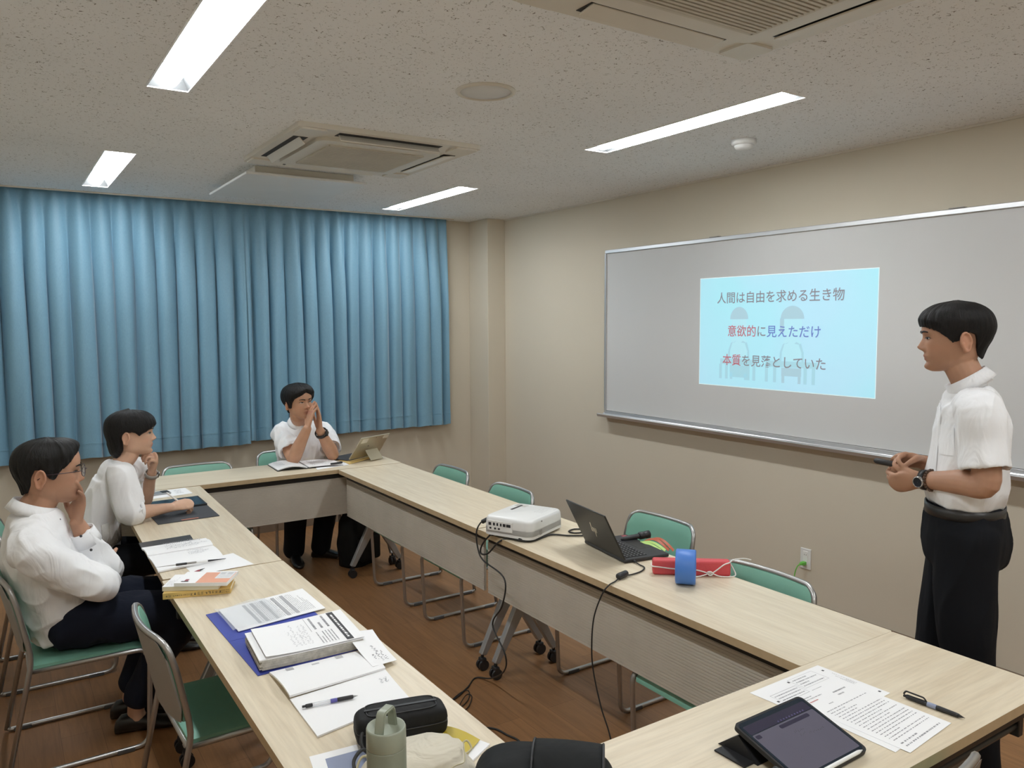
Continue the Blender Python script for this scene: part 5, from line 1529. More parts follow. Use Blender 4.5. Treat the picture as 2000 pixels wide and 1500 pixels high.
def face_parts(M, origin, parent, hair, look=(0.0, 0.0), open_=1.0, brow=1.0):
    """eyes with iris and lash line, and eyebrows, laid on the face"""
    To = Matrix.Translation(-Vector(origin)) @ M
    for s in (-1, 1):
        cx, cz, w, h = s * .0315, .1120, .0135, .0046 * open_
        bm = B()
        def ep(u, v, off):
            x = cx + w * u; z = cz + h * v * (1 - u * u) + .0012 * s * u
            return To @ Vector((x, face_y(x, z) + off, z))
        gridmesh(bm, lambda a, b: ep(2 * a - 1, 2 * b - 1, .0020 + .0012 * (1 - (2 * a - 1) ** 2)), 14, 6, flip=True)
        e = obj('eye', bm, 'eye white', parent, smooth=True)
        bm = B()
        ring = []
        for k in range(14):
            a = 2 * math.pi * k / 14
            x = cx + look[0] * .005 + .0052 * math.cos(a); z = cz + look[1] * .002 + min(h * .95, .0052) * math.sin(a)
            ring.append(bm.verts.new(To @ Vector((x, face_y(x, z) + .0044, z))))
        c = bm.verts.new(To @ Vector((cx + look[0] * .005, face_y(cx, cz) + .0054, cz)))
        for k in range(14): bm.faces.new((c, ring[(k + 1) % 14], ring[k]))
        obj('iris', bm, 'iris', e)
        bm = B(); tube(bm, [ep(u, 1.0, .0040) for u in np.linspace(-1, 1, 10)], .0011, 5); obj('lash_line', bm, 'lash', e)
        bm = B()
        def bp_(u, v):
            x = s * (.0125 + .036 * u); z = .1295 + .0055 * math.sin(u * 2.6) - .001 + (v - .5) * .0075 * (1 - .55 * u) * brow
            return To @ Vector((x, face_y(x, z) + .0026 + .001 * (1 - (2 * v - 1) ** 2), z))
        gridmesh(bm, bp_, 14, 4, flip=(s > 0)); obj('eyebrow', bm, hair, parent, smooth=True)
def add_hair(M, origin, parent, mat, zmin, thick, seed=1, nphi=150, nv=34, rough=.0035, below=None, ztop=.2238, nape=.077):
    """a shaped cap of hair from the crown down to the hairline zmin(phi in degrees)"""
    To = Matrix.Translation(-Vector(origin)) @ M
    bm = B(); uv = bm.loops.layers.uv.new('UVMap')
    r = random.Random(seed); so = r.uniform(0, 50)
    def pt(i, j, inner=False):
        ph = -math.pi + 2 * math.pi * i / nphi; dg_ = math.degrees(ph)
        z0 = zmin(dg_); t = j / nv
        z = ztop - (ztop - z0) * (t ** .85)
        th = thick(dg_, t, z)
        st = noise.noise(Vector((math.cos(ph) * 9, math.sin(ph) * 9, t * 1.5 + so)))
        st2 = noise.noise(Vector((math.cos(ph) * 26, math.sin(ph) * 26, t * 2.2 + so + 9)))
        th *= 1 + .0
        g = th + rough * (st + .8 * st2) * (.35 + .65 * t)
        if inner: g = min(th * .2, .002) - .002
        if below is not None and z < below: zz = below
        else: zz = max(z, .004)
        p = head_pt(ph, min(zz, .2235), 0.0, detail=False)
        nv_ = Vector((p.x / .0056, (p.y + .002) / .0098, max(0, z - .125) / .0095)); nv_.normalize()
        p = Vector((p.x, p.y, z)) + nv_ * g
        w_ = min(1, max(0, (abs(dg_) - 98) / 30)) * min(1, max(0, (.105 - z) / .04))
        if w_ > 0:
            # behind the ears the hair runs down over the neck, not under the skull
            nb = float(np.interp(z, [.03, .10], [nape, .0905])); e_ = Vector((math.sin(ph) * (min(.066, nb - .012) + g), min(-.004, math.cos(ph) * (nb + g)), p.z))
            p = p.lerp(e_, w_)
        p.z += rough * 1.2 * st2 * (t ** 4) * (0 if inner else 1)
        return To @ p
    V = [[bm.verts.new(pt(i, j)) for i in range(nphi)] for j in range(nv + 1)]
    I = [[bm.verts.new(pt(i, j, True)) for i in range(nphi)] for j in range(nv // 2, nv + 1)]
    def face(q, us):
        f = bm.faces.new(q); f.smooth = True
        for lp, u in zip(f.loops, us): lp[uv].uv = u
    for j in range(nv):
        for i in range(nphi):
            k = (i + 1) % nphi
            face((V[j + 1][i], V[j + 1][k], V[j][k], V[j][i]), ((i / nphi, (j + 1) / nv), ((i + 1) / nphi, (j + 1) / nv), ((i + 1) / nphi, j / nv), (i / nphi, j / nv)))
    for i in range(nphi):
        k = (i + 1) % nphi
        face((I[-1][i], I[-1][k], V[nv][k], V[nv][i]), ((i / nphi, 1.05), ((i + 1) / nphi, 1.05), ((i + 1) / nphi, 1), (i / nphi, 1)))
        for j in range(len(I) - 1): face((I[j][i], I[j][k], I[j + 1][k], I[j + 1][i]), ((0, 0), (.01, 0), (.01, .01), (0, .01)))
    bm.faces.new(V[0])
    bmesh.ops.recalc_face_normals(bm, faces=bm.faces)
    return obj('hair', bm, mat, parent, smooth=True)
def short_cut(d, tt, z, top, side=.6):
    """thickness of a short haircut: full on top, a soft fringe, fading out at the sides and the nape"""
    d = abs(d)
    fringe = top * .85 * min(1, .38 + .9 * (1 - tt ** 3)) * float(np.interp(z, [.14, .19, .222], [1.0, .9, .62]))
    sides = top * float(np.interp(z, [.04, .09, .13, .165, .195, .222], [.10, .22, side, .95, .95, .62]))
    back = top * float(np.interp(z, [.03, .06, .10, .14, .18, .205, .222], [.12, .35, .80, 1.05, 1.0, .85, .62]))
    if d < 50: return fringe
    if d < 75: k = (d - 50) / 25; return fringe * (1 - k) + sides * k
    if d < 110: return sides
    k = min(1, (d - 110) / 30); return sides * (1 - k) + back * k
def interp(xs, ys): return lambda a: float(np.interp(abs(a), xs, ys))
def band(bm, center, ax, la, ra, rb, h, thick, n=40, a0=0, a1=360, flare=0.0, rise=None, taper=None):
    """a strip of cloth or leather round an axis: la is the lateral direction"""
    ax = U(ax); la = Vector(la); la = (la - ax * la.dot(ax)).normalized(); fo = ax.cross(la)
    c = Vector(center)
    closed = a1 - a0 >= 360
    N = n if closed else n + 1
    rows = []
    for (dz, dr) in ((0, 0), (1, flare), (1, flare + thick), (.5, flare * .5 + thick * 1.1), (0, thick)):
        row = []
        for k in range(N):
            a = deg(a0 + (a1 - a0) * k / n)
            up = (rise(math.degrees(a)) if rise else 0)
            hh = h * (taper(math.degrees(a)) if taper else 1)
            row.append(bm.verts.new(c + la * math.cos(a) * (ra + dr) + fo * math.sin(a) * (rb + dr) + ax * (dz * hh + up)))
        rows.append(row)
    m = len(rows)
    for j in range(m):
        A, Bq = rows[j], rows[(j + 1) % m]
        for k in range(n if closed else n):
            f = bm.faces.new((A[k], A[(k + 1) % N], Bq[(k + 1) % N], Bq[k])); f.smooth = True
    if not closed:
        bm.faces.new([r_[0] for r_ in rows]); bm.faces.new([r_[-1] for r_ in rows][::-1])
    bmesh.ops.recalc_face_normals(bm, faces=bm.faces)
    return bm
def patch(garment, O, t, name, corners, direction, mat, off):
    """a stitched-on piece of cloth that follows the garment underneath"""
    from mathutils.bvhtree import BVHTree
    me = garment.data
    tree = BVHTree.FromPolygons([v.co for v in me.vertices], [tuple(p.vertices) for p in me.polygons])
    c = [Vector(p) - Vector(O) for p in corners]; d = U(direction)
    n = 12; G_ = {}
    for j in range(n + 1):
        for i in range(n + 1):
            u, v = i / n, j / n
            p = c[0] * (1 - u) * (1 - v) + c[1] * u * (1 - v) + c[2] * u * v + c[3] * (1 - u) * v
            h = tree.ray_cast(p, d)
            if h[0] is not None: G_[i, j] = h[0] + h[1] * off
    bm = B(); V = {k: bm.verts.new(p) for k, p in G_.items()}
    for j in range(n):
        for i in range(n):
            q = [(i, j), (i + 1, j), (i + 1, j + 1), (i, j + 1)]
            if all(k in V for k in q): bm.faces.new([V[k] for k in q])
    return obj(name, bm, mat, t, smooth=True)
def folded_collar(t, O, c, ax, l, f, ra, rb, mat):
    """a shirt collar: the stand round the neck and the fall folded over it, pointed at the front"""
    ax = U(ax)
    bm = B(); band(bm, c - ax * .026, ax, l, ra, rb, .052, .003, 44, 281, 619, flare=-.002)
    obj_in(t, O, 'collar_stand', bm, mat, sm=True)
    bm = B()
    def drop(a):
        q = abs(((a - 90 + 180) % 360) - 180)          # degrees away from the front
        return 1.0 + .75 * max(0, 1 - abs(q - 14) / 26)
    band(bm, c + ax * .027, -ax, l, ra + .0035, rb + .0035, .042, .003, 60, 101, 439, flare=.015, taper=drop)
    obj_in(t, O, 'collar_fall', bm, mat, sm=True)
def shoe(bm, heel, toe, w=.045, h=.085, s=1.0):
    """a low shoe: heel and toe are ground points"""
    a, b = Vector(heel), Vector(toe)
    d = (b - a).normalized(); L = (b - a).length; up = Vector((0, 0, 1)); l = up.cross(d)
    secs = [(0, .030, .028, .050), (.08, .034, .034, .075), (.25, .034, .034, .080), (.45, .036, .034, .066), (.65, .043, .028, .048), (.85, .040, .023, .038), (.97, .026, .018, .028), (1.0, .012, .014, .020)]
    rows = []
    n = 20
    for t, wd, _, hh in secs:
        row = []
        for k in range(n):
            q = 2 * math.pi * k / n
            cx = math.copysign(abs(math.cos(q)) ** .8, math.cos(q)) * wd * w / .045
            cz = (math.sin(q) * .5 + .5) ** .8 * hh * h / .085
            row.append(bm.verts.new(a + d * (t * L) + l * cx + up * max(.002, cz)))
        rows.append(row)
    for A, Bq in zip(rows, rows[1:]):
        for k in range(n): bm.faces.new((A[k], A[(k + 1) % n], Bq[(k + 1) % n], Bq[k]))
    bm.faces.new(rows[0][::-1]); bm.faces.new(rows[-1])
    bmesh.ops.recalc_face_normals(bm, faces=bm.faces)
def sleeve(bm, pts, rad, depth=.03, wall=.007, n=24, sub=6, r2=None):
    """an open sleeve: the far end turns inwards so the cuff reads as cloth over the arm"""
    P = [Vector(p) for p in pts]
    q = spline(P, sub)
    R = []
    for i in range(len(P) - 1):
        for k in range(sub): t = k / sub; R.append(rad[i] * (1 - t) + rad[i + 1] * t)
    R.append(rad[-1])
    d = (q[-1] - q[-2]).normalized()
    q += [q[-1] + d * .002, q[-1] - d * .001, q[-1] - d * depth]
    R += [R[-1] - wall * .3, R[-1] - wall, R[-1] - wall * 1.3]
    # build rings without relying on the folded path's tangents
    x = None; rings = []
    tang = [(q[min(i + 1, len(q) - 4)] - q[max(i - 1, 0)]).normalized() if i < len(q) - 3 else d for i in range(len(q))]
    for i, p in enumerate(q):
        t = tang[i]
        if x is None: x, _ = frame_of(t)
        else: x = (x - t * x.dot(t)).normalized()
        y = t.cross(x)
        rings.append([bm.verts.new(p + (x * math.cos(2 * math.pi * k / n) + y * math.sin(2 * math.pi * k / n)) * R[i]) for k in range(n)])
    for a, b in zip(rings, rings[1:]):
        for k in range(n): bm.faces.new((a[k], a[(k + 1) % n], b[(k + 1) % n], b[k]))
    bm.faces.new(rings[0][::-1]); bm.faces.new(rings[-1])
def lerp(a, b, t): return Vector(a) * (1 - t) + Vector(b) * t
def torso(bm, secs, lat, sub=5, n=32, caps=(.03, .055)):
    """secs: (point, half width, half depth); lat is the shoulder axis"""
    limb(bm, [s_[0] for s_ in secs], [s_[1] for s_ in secs], n, sub, r2=[s_[2] for s_ in secs], side=tuple(Vector(lat)), round_ends=True, caps=caps)
def head_matrix(org, fwd, up, sc=1.0):
    l, f, u = basis(fwd, up)
    m = Matrix((l, f, u)).transposed().to_4x4() @ Matrix.Diagonal((sc, sc, sc, 1))
    m.translation = Vector(org)
    return m

# ================================================================== the presenter
def presenter():
    O = Vector((2.7800, 1.4250, 0.0000))
    t = thing('person', 'standing person in a white short-sleeved shirt holding a black pen-like clicker', 'person', O)
    f = Vector((2.2599, 2.2791, 0.0000)) - O; l = Vector((1.9259, 0.9049, 0.0000)) - O; up = Vector((0, 0, 1))
    M = head_matrix((2.7721, 1.4379, 1.5090), f + l * .06 + up * -.02, up + f * .02, 1.04)
    shL, elL, wrL = Vector((2.6646, 1.2972, 1.3955)), Vector((2.6252, 1.2465, 1.1644)), Vector((2.6551, 1.4667, 1.1372))
    shR, elR, wrR = Vector((2.9402, 1.4792, 1.3566)), Vector((2.9764, 1.4871, 1.0906)), Vector((2.7723, 1.5338, 1.1758))
    hip = Vector((2.8010, 1.3906, 0.9466))
    neckb = Vector((2.7969, 1.3972, 1.4660)); nk2 = M @ Vector((0, -.020, .02))
    chest = Vector((2.8047, 1.3845, 1.3071)); belly = Vector((2.7989, 1.3940, 1.1453)); waist = Vector((2.7975, 1.3962, 1.0458))
    hL, hR = hip + l * .085 - up * .03, hip - l * .085 - up * .03
    kL, kR = Vector((2.7302, 1.3145, 0.4501)), Vector((2.8368, 1.4951, 0.3506))
    aL, aR = Vector((kL.x, kL.y, .075)) - f * .04, Vector((kR.x, kR.y, .075)) - f * .03
    bm = B(); add_head(bm, M)
    limb(bm, [neckb - up * .06, neckb, nk2, M @ Vector((0, .005, .07))], [.050, .054, .054, .050], 18, 5)
    torso(bm, [(hip, .14, .10), (belly, .13, .09), (chest, .14, .085), (neckb - up * .075, .10, .055), (neckb - up * .02, .05, .045)], l)
    for sh, el, wr in ((shL, elL, wrL), (shR, elR, wrR)):
        limb(bm, [neckb - up * .08, sh - up * .008, lerp(sh, el, .5), el, lerp(el, wr, .35), lerp(el, wr, .75), wr], [.032, .046, .046, .041, .043, .033, .0265], 18, 6)
    # left hand: back of the hand to the viewer, fingers curled round below the other hand
    dL = Vector((2.6433, 1.5533, 1.1223)) - wrL
    add_hand(bm, wrL, dL + up * -.01, -l * .8 - f * .25 + up * .35, False, [(38, 48, 30), (42, 52, 30), (46, 55, 32), (52, 58, 34)], [(.45, .8, .35), (.1, .9, .5), (-.1, .9, .5)], 1.0)
    dR = Vector((2.6990, 1.5773, 1.1881)) - wrR
    add_hand(bm, wrR, dR, l * .55 + up * -.35 + f * .1, True, [(40, 55, 35), (48, 62, 38), (52, 66, 40), (55, 68, 40)], [(.5, .75, .5), (.0, .9, .6), (-.2, .85, .6)], 1.0)
    for h, k, a in ((hL, kL, aL), (hR, kR, aR)):
        limb(bm, [h, lerp(h, k, .5), k, lerp(k, a, .4), a, a - up * .05], [.075, .068, .052, .05, .034, .034], 14, 5)
        limb(bm, [a - f * .02 - up * .045, a + f * .07 - up * .052, a + f * .14 - up * .058], [.03, .03, .02], 12, 4)
    body = solid('body', bm, 'skin tan', t, O, .0034, 3)
    paint_face(body, M, O, .9, .30)
    face_parts(M, O, t, 'black hair', (0, -.3), .75, 1.15)
    zl = interp([0, 22, 45, 62, 74, 84, 92, 104, 116, 126, 140, 180], [.150, .150, .143, .132, .116, .098, .103, .131, .122, .082, .052, .040])
    add_hair(M, O, t, 'black hair', zl, lambda d, tt, z: short_cut(d, tt, z, .018), 4, rough=.0042)
    # shirt
    bm = B()
    torso(bm, [(waist + up * .012, .152, .114), (lerp(waist, belly, .7), .168, .130), (lerp(belly, chest, .5), .170, .122), (chest, .175, .116), (lerp(chest, neckb, .50), .165, .098), (neckb - up * .038, .092, .078)], l, caps=(.02, .040))
    for sh, el in ((shL, elL), (shR, elR)):
        sleeve(bm, [neckb - up * .065 + (sh - neckb) * .2, sh + (sh - neckb).normalized() * .006 - up * .004, lerp(sh, el, .45), lerp(sh, el, .80)], [.060, .070, .072, .076], .035, .010)
    shirt = solid('shirt', bm, 'white short sleeve shirt', t, O, .0050, 5, fold=.010)
    patch(shirt, O, t, 'chest_pocket', [(2.4950, 1.3162, 1.2337), (2.5170, 1.2800, 1.2368), (2.5153, 1.2829, 1.3324), (2.4918, 1.3215, 1.3299)], -l, 'white short sleeve shirt', .0022)
    patch(shirt, O, t, 'placket', [(2.4862, 1.3307, 1.1417), (2.4906, 1.3234, 1.1425), (2.4979, 1.3115, 1.4053), (2.4934, 1.3188, 1.4049)], -l, 'white short sleeve shirt', .0025)
    folded_collar(t, O, neckb + up * .004, up + f * .62, l, f, .0600, .0635, 'white short sleeve shirt')
    bm = B()
    pc = Vector((2.6893, 1.4106, 1.2573))
    band(bm, waist - up * .030, up, l, .1525, .1205, .036, .004, 60, 0, 360)
    obj_in(t, O, 'belt', bm, 'belt leather')
    # trousers
    bm = B()
    torso(bm, [(waist - up * .005, .150, .118), (lerp(waist, hip, .5), .160, .128), (hip - up * .02, .168, .136), (hip - up * .08, .160, .128)], l)
    for h, k, a in ((hL, kL, aL), (hR, kR, aR)):
        limb(bm, [h + up * .03, lerp(h, k, .45) + f * .012, k, lerp(k, a, .5), a + up * .0], [.104, .094, .074, .070, .068], 22, 6)
    solid('trousers', bm, 'black trousers', t, O, .007, 5, fold=.010, fscale=8)
    for a in (aL, aR):
        bm = B(); shoe(bm, (a - f * .075).to_2d().to_3d(), (a + f * .20).to_2d().to_3d()); obj_in(t, O, 'shoe', bm, 'shoe leather', sm=True)
    # wristwatch and bead bracelet on the left wrist
    fa = (wrL - elL).normalized(); w0 = lerp(elL, wrL, .955)
    bm = B(); band(bm, w0 - fa * .010, fa, up, .0320, .0310, .020, .003, 32); wt = obj_in(t, O, 'wristwatch', bm, 'watch strap')
    side_v = (l - fa * l.dot(fa)).normalized()
    bm = B(); Mw = Matrix((fa, fa.cross(side_v) * -1, side_v)).transposed().to_4x4(); Mw.translation = w0 + side_v * .033
    lathe(bm, [(.001, .0), (.0195, .0), (.0205, .004), (.0195, .010), (.0165, .0115), (.0160, .0095)], 28, Mw, caps=False); obj_in(wt, O, 'watch_case', bm, 'steel')
    bm = B(); lathe(bm, [(.0162, .0095), (.001, .0098)], 28, Mw, caps=False)
    obj_in(wt, O, 'watch_dial', bm, 'watch dial')
    bm = B(); c0 = lerp(elL, wrL, .865); xa, ya = frame_of(fa)
    for k in range(20):
        a = 2 * math.pi * k / 20
        bmesh.ops.create_uvsphere(bm, u_segments=8, v_segments=6, radius=.0052, matrix=Matrix.Translation(c0 + (xa * math.cos(a) + ya * math.sin(a)) * .0345))
    obj_in(t, O, 'bead_bracelet', bm, 'bead', sm=True)['kind'] = 'stuff'
    # chest pocket edge and hem button
    return t
def obj_in(parent, O, name, bm, mat, sm=False):
    """meshes are modelled in room coordinates; hang them under the person standing at O"""
    bmesh.ops.translate(bm, vec=-Vector(O), verts=bm.verts)
    return obj(name, bm, mat, parent, smooth=sm)
presenter()
# what the presenter holds
a, b = Vector((2.6463, 1.6445, 1.1799)), Vector((2.6681, 1.5414, 1.1708))
t = thing('presentation_pointer', 'black stick pointer in the right hand of the standing presenter', 'pointer', a)
d = b - a
bm = B(); tube(bm, [d * 0, d * .04, d * .10, d * .62, d * .66, d * .70, d * .96, d], [.004, .0085, .0105, .0105, .0095, .0105, .0105, .006], 16); obj('barrel', bm, 'black plastic', t)
bm = B(); tube(bm, [d * .655, d * .685], .0108, 16); obj('ring', bm, 'steel', t)

# ================================================================== the man with clasped hands behind the far table
def clasped_man():
    O = Vector((1.7500, 5.5500, 0.0000))
    t = thing('person', 'seated man in a white short-sleeved shirt with hands pressed together at his mouth', 'person', O)
    f = Vector((1.8099, 4.5518, 0.0000)) - O; l = Vector((2.7482, 5.6099, 0.0000)) - O; up = Vector((0, 0, 1))
    M = head_matrix((1.7255, 5.2780, 1.0324), f * .96 + l * .20 + up * .02, up - l * .06, 1.03)
    shR, elR, wrR = Vector((1.6522, 5.4740, 0.9276)), Vector((1.6610, 5.2441, 0.7675)), Vector((1.7248, 5.1327, 0.9782))
    shL, elL, wrL = Vector((1.9667, 5.4929, 0.9034)), Vector((1.9458, 5.2612, 0.7508)), Vector((1.8146, 5.1381, 0.9564))
    elR.z = max(elR.z, .762); elL.z = max(elL.z, .762)
    neckb = Vector((1.7649, 5.4006, 0.9919)); chest = Vector((1.7888, 5.4421, 0.8250)); belly = Vector((1.8120, 5.5036, 0.6516)); hip = Vector((1.7781, 5.5817, 0.5350))
    bm = B(); add_head(bm, M, nphi=64, nz=56)
    limb(bm, [neckb - up * .07 - f * .02, neckb, M @ Vector((0, -.02, .02)), M @ Vector((0, .005, .07))], [.050, .056, .056, .050], 16, 4)
    torso(bm, [(hip, .15, .12), (belly, .14, .11), (chest, .145, .090), (neckb - up * .08, .10, .055), (neckb - up * .02, .05, .045)], l)
    for sh, el, wr in ((shL, elL, wrL), (shR, elR, wrR)):
        limb(bm, [neckb - up * .08, sh - up * .008, lerp(sh, el, .5), el, lerp(el, wr, .3), lerp(el, wr, .7), wr], [.032, .046, .048, .042, .046, .036, .029], 16, 5)
    tipR, tipL = Vector((1.7740, 5.1507, 1.1389)), Vector((1.8132, 5.1531, 1.1119))
    add_hand(bm, wrR, tipR - wrR, l * 1.0 - f * .10, True, [(3, 6, 6), (3, 6, 6), (5, 8, 6), (8, 10, 8)], [(.75, .7, .1), (.35, .9, .1), (.2, .95, .1)], 1.02, (3, 0, -2, -5))
    add_hand(bm, wrL, tipL - wrL, -l * 1.0 - f * .10, False, [(3, 6, 6), (3, 6, 6), (5, 8, 6), (8, 10, 8)], [(.75, .7, .1), (.35, .9, .1), (.2, .95, .1)], 1.02, (3, 0, -2, -5))
    legs = []
    for px in (1, -1):
        if px == 1: kn, an, toe = Vector((1.6902, 5.2859, 0.4377)), Vector((1.7045, 5.4271, 0.0879)), Vector((1.6793, 5.2252, 0.0000))
        else: kn, an, toe = Vector((1.9220, 5.2999, 0.4223)), Vector((1.8885, 5.3980, 0.0793)), Vector((2.0375, 5.2667, 0.0000))
        kn.z = .475
        h = hip + l * (-.09 if px == 1 else .10) - up * .02
        limb(bm, [h, lerp(h, kn, .5), kn, lerp(kn, an, .4), an, Vector((an.x, an.y, .05))], [.08, .07, .055, .05, .035, .035], 12, 4)
        an.z = .085
        legs.append((h, kn, an, toe))
    body = solid('body', bm, 'skin warm', t, O, .0044, 2)
    paint_face(body, M, O, .8, .22)
    face_parts(M, O, t, 'black hair', (.6, .5), .8)
    zl = interp([0, 10, 25, 40, 58, 72, 84, 92, 104, 116, 126, 140, 180], [.176, .168, .158, .150, .138, .112, .078, .074, .090, .080, .055, .040, .030])
    add_hair(M, O, t, 'black hair', zl, lambda d, tt, z: short_cut(d, tt, z, .024, .8), 9, nphi=120, rough=.0045)
    bm = B()
    torso(bm, [(hip + up * .10, .172, .130), (belly, .176, .134), (chest, .182, .126), (lerp(chest, neckb, .52), .165, .100), (neckb - up * .042, .090, .076)], l)
    for sh, el in ((shL, elL), (shR, elR)):
        sleeve(bm, [neckb - up * .07 + (sh - neckb) * .2, sh - up * .004, lerp(sh, el, .45), lerp(sh, el, .76)], [.058, .066, .072, .076], .03, .011)
    solid('shirt', bm, 'white short sleeve shirt', t, O, .0062, 4, fold=.014, fscale=12, seed=3)
    folded_collar(t, O, neckb - up * .002, up * .9 + f * .50, l, f, .064, .068, 'white short sleeve shirt')
    for k, (px, py) in enumerate(((0, 0), (1, 0))):
        p = Vector((1.7389, 5.2839, 0.7967)) if k else Vector((1.7358, 5.3338, 1.0011))
        bm = B(); bmesh.ops.create_uvsphere(bm, u_segments=10, v_segments=6, radius=.0055, matrix=Matrix.Translation(p)); obj_in(t, O, 'button', bm, 'button dark')
    bm = B()
    torso(bm, [(hip + up * .10, .160, .122), (hip + up * .02, .172, .135), (hip - up * .05, .150, .12)], l)
    for h, kn, an, toe in legs: limb(bm, [h, lerp(h, kn, .5), kn, lerp(kn, an, .5), an], [.088, .086, .078, .074, .072], 18, 5)
    solid('trousers', bm, 'black trousers', t, O, .008, 4, fold=.008, fscale=8)
    for h, kn, an, toe in legs:
        g = Vector((an.x, an.y, 0)); dd = (toe - g).normalized()
        bm = B(); shoe(bm, g - dd * .06, g + dd * .215); obj_in(t, O, 'shoe', bm, 'shoe leather', sm=True)
    fa = (wrL - elL).normalized(); c0 = lerp(elL, wrL, .90)
    bm = B(); band(bm, c0 - fa * .012, fa, l, .0375, .0370, .024, .005, 28); wt = obj_in(t, O, 'smart_watch', bm, 'watch strap')
    sv = ((l * .7 + f * .6) - fa * (l * .7 + f * .6).dot(fa)).normalized()
    Mw = Matrix((fa, fa.cross(sv) * -1, sv)).transposed().to_4x4(); Mw.translation = c0 + sv * .040
    bm = B(); box(bm, (-.019, -.017, -.004), (.019, .017, .006), Mw, bev=.004); obj_in(wt, O, 'watch_face', bm, 'watch dial')
    return t
clasped_man()

# ================================================================== the woman writing on the tablet
def writing_woman():
    O = Vector((0.1900, 4.4000, 0.0000))
    t = thing('person', 'woman with a black bob and white blouse writing on a tablet, hand at her chin', 'person', O)
    f = Vector((1.1754, 4.2299, 0.0000)) - O; l = Vector((0.3601, 5.3854, 0.0000)) - O; up = Vector((0, 0, 1))
    M = head_matrix((0.5631, 4.3356, 1.0255), f + up * .03 - l * .05, up - f * .05, .985)
    shR, elR, wrR = Vector((0.4821, 4.1923, 0.9560)), Vector((0.5123, 4.1363, 0.7717)), Vector((0.7011, 4.1900, 0.7679))
    shL, elL, wrL = Vector((0.5836, 4.4792, 0.9303)), Vector((0.6218, 4.4676, 0.7593)), Vector((0.6472, 4.3668, 0.9249))
    elR.z = max(elR.z, .770); wrR.z = max(wrR.z, .768); elL.z = max(elL.z, .762)
    neckb = Vector((0.5116, 4.3445, 0.9956)); chest = Vector((0.4709, 4.3515, 0.8872)); belly = Vector((0.3929, 4.3650, 0.7390)); waist = Vector((0.3769, 4.3677, 0.6239)); hip = Vector((0.3181, 4.3779, 0.5350))
    bm = B(); add_head(bm, M, nphi=72, nz=60)
    limb(bm, [neckb - up * .05 - f * .04, neckb, M @ Vector((0, -.022, .01)), M @ Vector((0, .0, .07))], [.044, .047, .046, .045], 16, 4)
    torso(bm, [(hip, .14, .10), (waist, .115, .085), (belly, .12, .085), (chest, .125, .080), (neckb - up * .06 - f * .02, .09, .050), (neckb - up * .02, .045, .040)], l)
    for sh, el, wr in ((shL, elL, wrL), (shR, elR, wrR)):
        limb(bm, [neckb - up * .07, sh - up * .006, lerp(sh, el, .5), el, lerp(el, wr, .3), lerp(el, wr, .7), wr], [.028, .040, .038, .034, .036, .028, .0225], 16, 5)
    add_hand(bm, wrR, Vector((0.7800, 4.1967, 0.7743)) - wrR, -up * .75 + l * .55, True, [(48, 52, 30), (56, 58, 34), (60, 62, 36), (62, 62, 36)], [(.55, .75, .35), (-.05, .9, .45), (-.25, .85, .45)], .93)
    add_hand(bm, wrL, Vector((0.6605, 4.3391, 1.0048)) - wrL, -f * .9 - l * .35, False, [(58, 78, 40), (66, 80, 42), (70, 82, 42), (74, 82, 42)], [(.6, .75, .1), (.15, .8, .5), (-.1, .75, .6)], .93)
    legs = []
    for s_ in (-1, 1):
        h = hip + l * .085 * s_ - up * .015; kn = Vector((0.7616, 4.3014, 0.4900)) + l * .07 * s_; an = Vector((0.6827, 4.3150, 0.0850)) + l * .06 * s_
        limb(bm, [h, lerp(h, kn, .5), kn, lerp(kn, an, .4), an, an - up * .035], [.075, .065, .05, .045, .032, .032], 12, 4)
        legs.append((h, kn, an))
    body = solid('body', bm, 'skin light', t, O, .0038, 2)
    paint_face(body, M, O, 1.0, 0.0)
    face_parts(M, O, t, 'black hair', (0, 0), 1.1, .7)
    zl = interp([0, 20, 40, 58, 70, 80, 88, 100, 112, 120, 132, 150, 180], [.140, .138, .130, .116, .104, .122, .128, .126, .112, .040, .012, -.004, -.008])
    add_hair(M, O, t, 'black hair', zl, lambda d, tt, z: (.017 + .012 * min(1, max(0, (abs(d) - 100) / 40))) * min(1, .40 + 1.5 * (1 - tt ** 4)) * np.interp(z, [-.01, .03, .07, .12, .18, .222], [.45, .95, 1.15, 1.05, 1.0, .62]), 21, nphi=130, rough=.0025, below=.035, nape=.086)
    bm = B()
    torso(bm, [(waist - up * .05, .155, .108), (lerp(waist, belly, .5), .156, .106), (belly, .155, .102), (chest, .158, .108), (lerp(chest, neckb, .5) - f * .012, .145, .088), (neckb - up * .040 - f * .02, .085, .066)], l)
    sleeve(bm, [neckb - up * .05 + (shR - neckb) * .25, shR + (shR - neckb).normalized() * .006, lerp(shR, elR, .55), elR + up * .012, lerp(elR, wrR, .16) + up * .012], [.056, .064, .070, .066, .056], .03, .010)
    sleeve(bm, [neckb - up * .05 + (shL - neckb) * .25, shL + (shL - neckb).normalized() * .006, lerp(shL, elL, .5), lerp(shL, elL, .86)], [.056, .064, .068, .060], .03, .010)
    solid('blouse', bm, 'white blouse', t, O, .0052, 4, fold=.010, fscale=10, seed=8)
    # gathered cuff and tie, lace panel at the side and front
    fa = (wrR - elR).normalized()
    bm = B(); band(bm, lerp(elR, wrR, .14) + up * .012, fa, l, .052, .052, .020, .006, 28, flare=-.004); obj_in(t, O, 'cuff', bm, 'white blouse')
    bm = B()
    c0 = lerp(elR, wrR, .16) - l * .050 + up * .012
